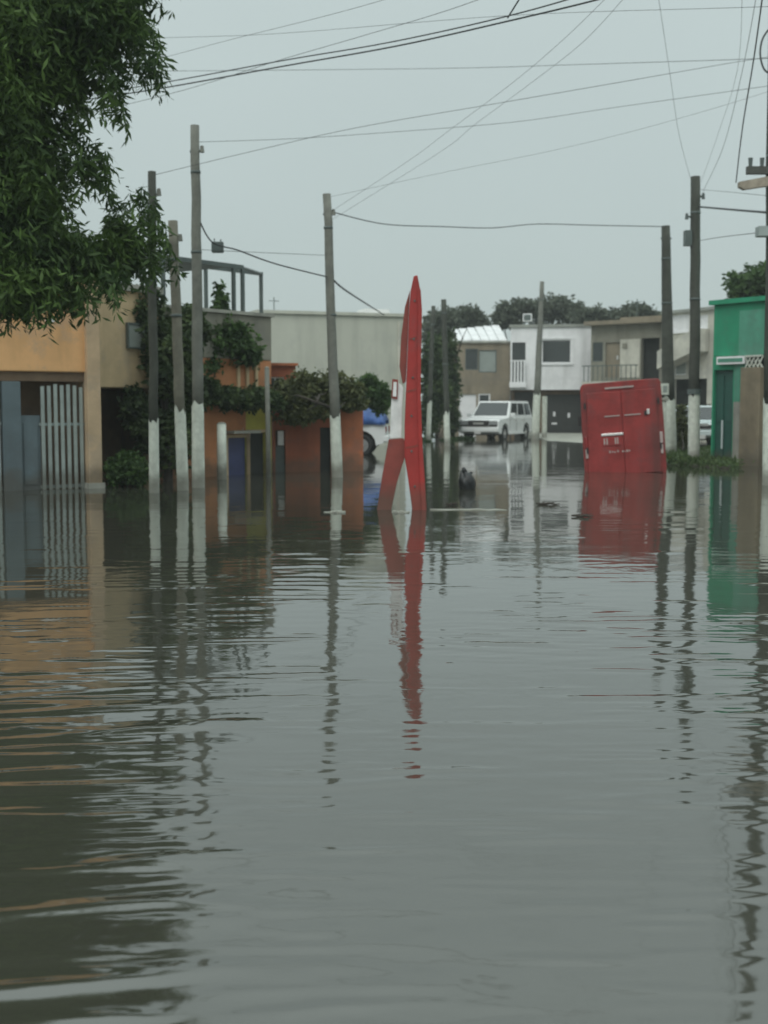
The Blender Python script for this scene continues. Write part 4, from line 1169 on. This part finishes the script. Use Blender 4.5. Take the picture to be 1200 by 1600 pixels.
# ------------------------------------------------------------------ broken kerb of the median, just awash
def median_kerb(label, px0, px1, py, h_, seed):
    r_ = random.Random(seed)
    a, b = G(px0, py), G(px1, py)
    n_ = 9; top = []; 
    vs_, fs_ = [], []
    for i_ in range(n_):
        x = (b.x - a.x) * i_ / (n_ - 1); w_ = .10 * r_.uniform(.5, 1.2) * (0.3 if i_ in (0, n_ - 1) else 1)
        y_ = r_.uniform(-.03, .03); z_ = h_ * r_.uniform(.2, 1.0)
        vs_ += [(x, y_ - w_ - .06, -.4), (x, y_ - w_, z_), (x, y_ + w_, z_), (x, y_ + w_ + .06, -.4)]
    for i_ in range(n_ - 1):
        o_ = i_ * 4
        fs_ += [(o_, o_ + 4, o_ + 5, o_ + 1), (o_ + 1, o_ + 5, o_ + 6, o_ + 2), (o_ + 2, o_ + 6, o_ + 7, o_ + 3)]
    fs_ += [(0, 1, 2, 3), tuple(range((n_ - 1) * 4 + 3, (n_ - 1) * 4 - 1, -1))]
    o = MB().quadmesh(vs_, fs_).build('median_kerb', M['whitewash'])
    o.location = (a.x, a.y, 0)
    tag(o, label, 'kerb', 'broken median kerb awash in the water')
median_kerb('long pale strip of broken kerb awash right of the red marker', 672, 792, 797, .022, 1)
median_kerb('short pale piece of broken kerb awash between the marker legs', 612, 640, 801, .035, 2)
median_kerb('short pale piece of kerb awash left of the marker by the whitewashed pole', 506, 540, 801, .03, 3)

# ------------------------------------------------------------------ dark bag, floating debris
gb_ = G(729, 764)
bag = thing('rubbish_bag', 'small dark lump like a tied bag in the water right of the red marker', 'bag', (gb_.x, gb_.y, 0))
bm = bmesh.new()
bmesh.ops.create_icosphere(bm, subdivisions=4, radius=1.0)
rng = np.random.default_rng(61)
dirs = rng.normal(size=(14, 3))
for v in bm.verts:
    c = v.co.copy(); k = 1.0
    for q in dirs: k += .035 * math.sin(3.1 * (c.x * q[0] + c.y * q[1] + c.z * q[2]) + q[0] * 5)
    taper = 1 - .35 * max(0, c.z)
    v.co = Vector((c.x * .155 * k * taper - .03 * c.z, c.y * .16 * k * taper, .13 + c.z * .22 * k))
me = bpy.data.meshes.new('sack'); bm.to_mesh(me); bm.free()
for p in me.polygons: p.use_smooth = True
me.materials.append(M['bag'])
o = bpy.data.objects.new('sack', me); col.objects.link(o); o.parent = bag
MB().tube([(-.04, 0, .31), (-.05, 0, .36), (-.07, .01, .39)], [.06, .04, .03], 7).build('knot', M['bag'], bag, True)
MB().tube([(.05, 0, .27), (.09, 0, .30), (.12, 0, .29)], [.04, .025, .008], 6).build('loose_end', M['bag'], bag, True)

def twig(label, px, py, L_, rz, seed):
    g = G(px, py); r_ = random.Random(seed)
    pts = [(-L_ / 2 + L_ * k / 5, r_.uniform(-.03, .03), .01 + r_.uniform(0, .02)) for k in range(6)]
    m = MB().tube(pts, [.012, .02, .022, .018, .014, .006], 6)
    for k in (1, 2, 3): m.tube([pts[k], (pts[k][0] + .1, pts[k][1] + r_.uniform(-.15, .15), .05)], [.01, .004], 5)
    o = m.build('floating_branch', M['bark'])
    o.location = (g.x, g.y, 0); o.rotation_euler = (0, 0, rz)
    tag(o, label, 'branch', 'floating debris')
twig('dark twig floating in open water between the red marker and the red van', 856, 789, .38, .1, 1)
twig('short dark twig floating just right of the red marker foot', 707, 790, .2, .3, 2)
twig('dark twig floating in front of the left corner of the red van', 910, 808, .3, -.2, 3)

# ------------------------------------------------------------------ trees and bushes behind
far = [
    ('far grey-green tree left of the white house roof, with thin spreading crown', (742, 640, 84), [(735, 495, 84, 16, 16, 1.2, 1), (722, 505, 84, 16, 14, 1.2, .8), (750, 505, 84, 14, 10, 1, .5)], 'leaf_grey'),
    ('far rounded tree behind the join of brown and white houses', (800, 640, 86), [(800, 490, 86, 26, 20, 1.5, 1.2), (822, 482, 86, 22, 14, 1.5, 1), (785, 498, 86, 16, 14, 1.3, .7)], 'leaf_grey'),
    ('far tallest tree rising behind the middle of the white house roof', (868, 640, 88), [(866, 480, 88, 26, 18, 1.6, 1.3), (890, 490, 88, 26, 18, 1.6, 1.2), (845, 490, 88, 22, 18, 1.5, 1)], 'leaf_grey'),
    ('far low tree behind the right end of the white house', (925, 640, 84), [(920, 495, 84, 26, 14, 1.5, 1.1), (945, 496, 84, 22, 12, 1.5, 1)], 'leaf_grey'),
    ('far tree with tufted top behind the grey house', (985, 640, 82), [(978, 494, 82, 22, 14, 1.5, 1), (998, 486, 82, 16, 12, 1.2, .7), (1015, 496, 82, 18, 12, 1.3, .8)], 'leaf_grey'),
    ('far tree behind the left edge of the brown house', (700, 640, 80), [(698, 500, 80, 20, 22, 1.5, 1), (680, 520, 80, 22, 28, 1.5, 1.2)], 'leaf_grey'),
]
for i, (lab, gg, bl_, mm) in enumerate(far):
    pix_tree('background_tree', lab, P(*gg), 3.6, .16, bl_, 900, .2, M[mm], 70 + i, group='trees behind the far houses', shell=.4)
pix_tree('background_tree', 'green tree standing behind the emerald building roof', P(1175, 640, 46), 3.5, .16,
         [(1165, 450, 46, 26, 24, 1.2, 1), (1195, 440, 46, 32, 26, 1.3, 1.2), (1215, 460, 46, 30, 30, 1.3, 1)], 1500, .13, M['leaf_green'], 80, shell=.4, group='trees behind the far houses')
pix_bush('dark_bushes', 'dark tall bush around the pair of far poles right of the red marker', P(682, 690, 56),
         [(675, 560, 56, 18, 40, .9, 1.2), (682, 610, 55.5, 22, 44, .9, 1.5), (704, 600, 57, 14, 50, .8, 1), (672, 650, 55, 16, 34, .7, 1), (706, 655, 56.5, 12, 26, .6, .7), (700, 540, 57, 14, 24, .7, .6)],
         1500, .13, M['leaf_dark'], 81, shell=.3)
pix_bush('edge_grass', 'strip of green weeds along the water edge before the parked SUV', P(760, 690, 56.5),
         [(725, 686, 56.5, 26, 3.5, .4, .5), (700, 688, 55, 16, 4, .4, .4), (660, 690, 53, 14, 5, .4, .4)], 900, .09, M['leaf_green'], 82, shell=.1, cat='weeds')
# slender bare shrub stems by the far poles
t = thing('bare_shrub', 'slender leaning bare shrub right of the pair of far poles', 'shrub', tuple(P(709, 690, 57)))
t.location.z = 0
b_ = P(709, 690, 57); 
def rel(px, py): return P(px, py, 57) - Vector((b_.x, b_.y, 0))
MB().tube([(0, 0, -.3), rel(706, 640), rel(711, 600), rel(713, 560), rel(710, 512)], [.09, .07, .06, .05, .02], 7).tube([rel(711, 600), rel(702, 570), rel(700, 540)], [.05, .03, .01], 6).tube([rel(713, 560), rel(722, 530), rel(730, 512)], [.04, .03, .01], 6).build('stem', M['bark'], t, True)

# big tree at left, in front of the orange house
def big_tree():
    rng = np.random.default_rng(5)
    base = Vector((-6.6, 15.6, 0))
    t = thing('big_tree', 'big dark green tree with drooping leaf sprays hanging in from top left', 'tree', tuple(base))
    D = 15.2
    def rl(px, py, y=D): return P(px, py, y) - base
    tips = [rl(-60, 60, 14.4), rl(60, 20, 15), rl(150, 30, 15.3), rl(40, 200, 14.8), rl(90, 330, 15.4), rl(60, 440, 15.0), rl(170, 400, 15.6), rl(-80, 420, 14.2), rl(-40, 250, 16.2), rl(-200, -100, 15), rl(-300, 200, 15), rl(20, -250, 16)]
    tb = MB()
    tb.tube([(0, 0, -.5), (.05, 0, .6), (.1, 0, 1.8), (.15, .02, 3.0), (.15, 0, 4.6), (.1, .1, 6.2)], [.36, .28, .25, .23, .17, .08], 12)
    for tp_ in tips:
        z0 = max(2.4, min(5.6, tp_.z - .8)); a = Vector((.14, 0, z0))
        m_ = a.lerp(tp_, .5) + Vector((0, 0, .45))
        tb.tube([a, a.lerp(m_, .6), m_, m_.lerp(tp_, .6) + Vector((0, 0, .1)), tp_], [.1, .08, .06, .035, .012], 7)
    tb.build('trunk', M['bark'], t, True)
    B = [(-60, 60, 14.6, 110, 130, 1.3, 2.4), (50, 60, 15.0, 72, 80, 1.1, 2.0), (130, 25, 15.2, 60, 45, .9, 1.3), (30, 190, 14.9, 55, 85, 1.0, 1.7),
         (-40, 280, 14.8, 90, 120, 1.2, 2.0), (40, 330, 15.0, 60, 80, 1.0, 1.6), (40, 430, 15.1, 80, 55, .9, 1.8), (-60, 420, 14.6, 100, 70, 1.1, 2.0), (135, 395, 15.5, 48, 38, .7, .8), (190, 385, 15.7, 26, 40, .4, .3),
         (190, 30, 15.3, 28, 32, .5, .3), (105, 100, 15.2, 28, 44, .6, .4), (20, -150, 15.2, 150, 110, 1.6, 2.6), (-220, 0, 15, 160, 200, 1.8, 3.0), (-230, 300, 15, 140, 160, 1.6, 2.6), (165, -60, 15.4, 90, 60, 1, 1.2), (-90, -320, 15.6, 180, 110, 1.8, 2.0)]
    pts = clump_pts(rng, [pix_blob(*b, base) for b in B], 2600, clump=.35, shell=.25, density_leaf=16)
    # drooping sprays: strings of leaflets hanging from the outer twigs
    spray = []
    def sprays(n, x0, x1, yf, dy, y_d, ln):
        for _ in range(n):
            px = rng.uniform(x0, x1); py = yf(px) + rng.uniform(-dy, dy)
            a = np.array(rl(px, py, y_d + rng.normal() * .3))
            l_ = ln * rng.uniform(.5, 1.3); dx = rng.normal() * .12 + .06; dy_ = rng.normal() * .1
            k = int(l_ / .022)
            s_ = np.linspace(0, 1, k)[:, None]
            line = a + np.hstack([dx * s_ * l_ * 2, dy_ * s_ * l_, -l_ * s_ ** 1.3])
            spray.append(line + rng.normal(size=line.shape) * .016)
    sprays(90, 140, 246, lambda x: 30 + (x - 150) * .45, 45, 15.3, .34)
    sprays(70, 90, 185, lambda x: 105, 50, 15.2, .36)
    sprays(60, 40, 165, lambda x: 225 + (x - 60) * .1, 20, 15.1, .3)
    sprays(20, 95, 130, lambda x: 165, 40, 15.1, .3)
    sprays(70, 165, 240, lambda x: 350, 60, 15.7, .4)
    sprays(110, -40, 185, lambda x: 455 - max(0, x - 90) * .4, 22, 15.1, .3)
    sprays(30, 80, 170, lambda x: 248, 18, 15.1, .32)
    sprays(26, 170, 262, lambda x: 335 + (x - 170) * .3, 36, 16.3, .42)
    pts = np.concatenate([pts] + spray)
    leaf_mesh('crown', pts, .058, rng, M['leaf_big'], t, droop=.95, long=2.6, wid=.30)
big_tree()

# ------------------------------------------------------------------ overhead cables
def cable(label, pts, r=.012, sag=0.0, name='overhead_cable', group='overhead cables'):
    Q = [P(*p) for p in pts]
    out = []
    if len(Q) == 2:
        n = 18
        for i in range(n + 1):
            s = i / n; q = Q[0].lerp(Q[1], s); q.z -= sag * 4 * s * (1 - s); out.append(q)
    else:
        # smooth curve through the points
        for i in range(len(Q) - 1):
            p0 = Q[max(0, i - 1)]; p1 = Q[i]; p2 = Q[i + 1]; p3 = Q[min(len(Q) - 1, i + 2)]
            for k in range(6):
                s = k / 6
                out.append(.5 * ((2 * p1) + (p2 - p0) * s + (2 * p0 - 5 * p1 + 4 * p2 - p3) * s * s + (3 * p1 - p0 - 3 * p2 + p3) * s ** 3))
        out.append(Q[-1])
    c0 = out[0].copy()
    o = MB().tube([q - c0 for q in out], r, 5).build(name, M['cable'], None, True)
    o.location = c0
    tag(o, label, 'cable', group)
    return o
D1, D3, D6 = G(241, 770).y, G(310, 762).y, G(527, 746).y
cable('thick bundle cable rising from the big tree to the top centre, lower strand', [(60, 166, 21.5), (240, 140, 20), (440, 104, 18.5), (620, 72, 17), (790, 34, 15.5), (950, -5, 14), (1080, -48, 13)], .011)
cable('thick bundle cable rising from the big tree to the top centre, upper strand', [(60, 160, 21.5), (250, 130, 20), (440, 95, 18.5), (610, 66, 17), (790, 26, 15.5), (930, -14, 14), (1060, -60, 13)], .009)
cable('thin wire above the thick bundle, leaving the photo at top left of centre', [(120, 182, 22), (290, 140, 21), (430, 96, 19.5), (560, 58, 18), (700, 16, 16.5), (820, -28, 15)], .004)
cable('short dark drop wire hanging from the thick bundle at the top edge', [(793, 28, 15.5), (803, 12, 15.4), (815, -8, 15.3), (830, -40, 15.2)], .010)
cable('nearly level thin wire high across the right sky', [(40, 110, 32), (240, 111, 30), (680, 107, 28), (900, 101, 26), (1150, 93, 24), (1240, 90, 23)], .0055)
cable('thin wire sloping up right from the leftmost dark pole', [(238, 274, D1), (400, 235, D1 + 1), (560, 199, D1 + 1), (780, 161, D1 + 1), (960, 130, D1), (1150, 97, 23), (1240, 84, 22)], .0045)
cable('thin wire sloping up right from the tall grey left pole', [(306, 222, D3), (450, 217, D3 + 1), (590, 208, D3 + 2), (800, 191, D3 + 2), (960, 168, D3 + 2), (1160, 140, 24), (1230, 130, 23)], .0045)
cable('faint lowest wire sloping up right in the middle of the sky', [(513, 308, D6), (700, 268, D6 + 1), (860, 236, D6 + 1), (1000, 202, D6), (1140, 162, 25), (1240, 130, 23)], .003)
cable('faint diagonal wire crossing the sky from top right down to centre', [(960, -16, 15), (880, 62, 18), (800, 130, 20), (700, 205, 23), (640, 250, 25), (515, 332, D6)], .003)
cable('second faint diagonal wire just right of the other', [(990, -20, 15), (915, 62, 18), (840, 122, 20), (740, 196, 23), (690, 236, 25), (516, 345, D6)], .003)
cable('near-vertical thin wire dropping at the right of the sky', [(1028, -10, 20), (1046, 110, 25), (1062, 215, 30), (1085, 300, 33)], .004)
cable('dark steep cable dropping to the crossarm at right edge', [(1196, -40, 16), (1178, 90, 19), (1160, 200, 21.5), (1150, 285, 23.5)], .011)
cable('thinner steep wire left of the dark steep cable', [(1186, -30, 17), (1160, 110, 22), (1130, 230, 28), (1098, 300, 33)], .005)
cable('faintest steep wire ending at the stout bracketed pole', [(1160, -30, 17), (1152, 110, 22), (1120, 215, 28), (1095, 285, 33)], .003)
cable('sagging cable from the stout pole with meter box across to the left', [(1038, 354, 37), (930, 352, 36.5), (840, 350, 36), (770, 356, 35), (690, 354, 33), (600, 350, 31), (515, 330, D6)], .013)
cable('thick cable from bracketed pole to the right edge pole', [(1092, 323, 33), (1150, 328, 28), (1200, 332, 23.5)], .024)
cable('thin wire below the thick cable at the right edge', [(1092, 376, 33), (1130, 370, 29), (1200, 362, 23.5)], .008)
cable('thin wire above the thick cable at the right edge', [(1092, 296, 33), (1140, 300, 28), (1200, 306, 23.5)], .005)
cable('drooping cable from tall grey left pole to the pole left of the marker', [(310, 340, D3), (322, 366, D3), (334, 380, D3), (352, 386, D3 + .3), (372, 391, D3 + .6), (430, 412, D3 + 1.2), (513, 433, D6)], .014)
cable('cable falling from the pole left of the marker toward the beige building', [(517, 433, D6), (535, 450, 29), (565, 470, 36), (600, 492, 47)], .022)
cable('thin level wire between tall grey left pole and the pole left of marker', [(310, 390, D3), (372, 393, D3 + .6), (440, 396, D3 + 1.2), (512, 399, D6)], .005)
cable('faint wire at upper left beside the tree tips', [(100, 62, 20), (330, 57, 19), (470, 50, 18), (800, 24, 16), (1150, 12, 14), (1260, 8, 13)], .0028)
cable('faint wire crossing behind the tree tips at left', [(100, 120, 22), (230, 96, 21), (360, 62, 19), (520, 22, 17), (640, -12, 16)], .003)
cable('coiled black cable at the top of the right edge pole', [(1206, 40, 23.4), (1192, 60, 23.4), (1188, 85, 23.4), (1194, 108, 23.4), (1206, 116, 23.4)], .018, name='cable_coil', group=None)
sb_ = P(340, 383, 23.2)
sx_ = thing('splice_box', 'small dark splice box hanging on the cable by the tall grey pole', 'junction box', tuple(sb_))
MB().box(-.11, .11, -.07, .07, -.14, .06).build('case', M['steel_dark'], sx_, bevel=.015)
MB().tube([(-.06, 0, .06), (-.06, 0, .12)], .012, 6).tube([(.06, 0, .06), (.06, 0, .11)], .012, 6).build('hanger', M['steel_dark'], sx_)

# ------------------------------------------------------------------ rain haze
hz = MB().box(-70, 70, -12, 130, -1.6, 11.5).build('haze', M['sheet_white'])
hm = bpy.data.materials.new('rain_haze'); hm.use_nodes = True
hn, hl = hm.node_tree.nodes, hm.node_tree.links
hn.clear()
ho = hn.new('ShaderNodeOutputMaterial'); hv = hn.new('ShaderNodeVolumePrincipled')
hv.inputs['Color'].default_value = (0.9, 0.95, 0.95, 1)
hv.inputs['Density'].default_value = 0.0010
hl.new(hv.outputs[0], ho.inputs['Volume'])
hz.data.materials.clear(); hz.data.materials.append(hm)
tag(hz, kind='stuff')
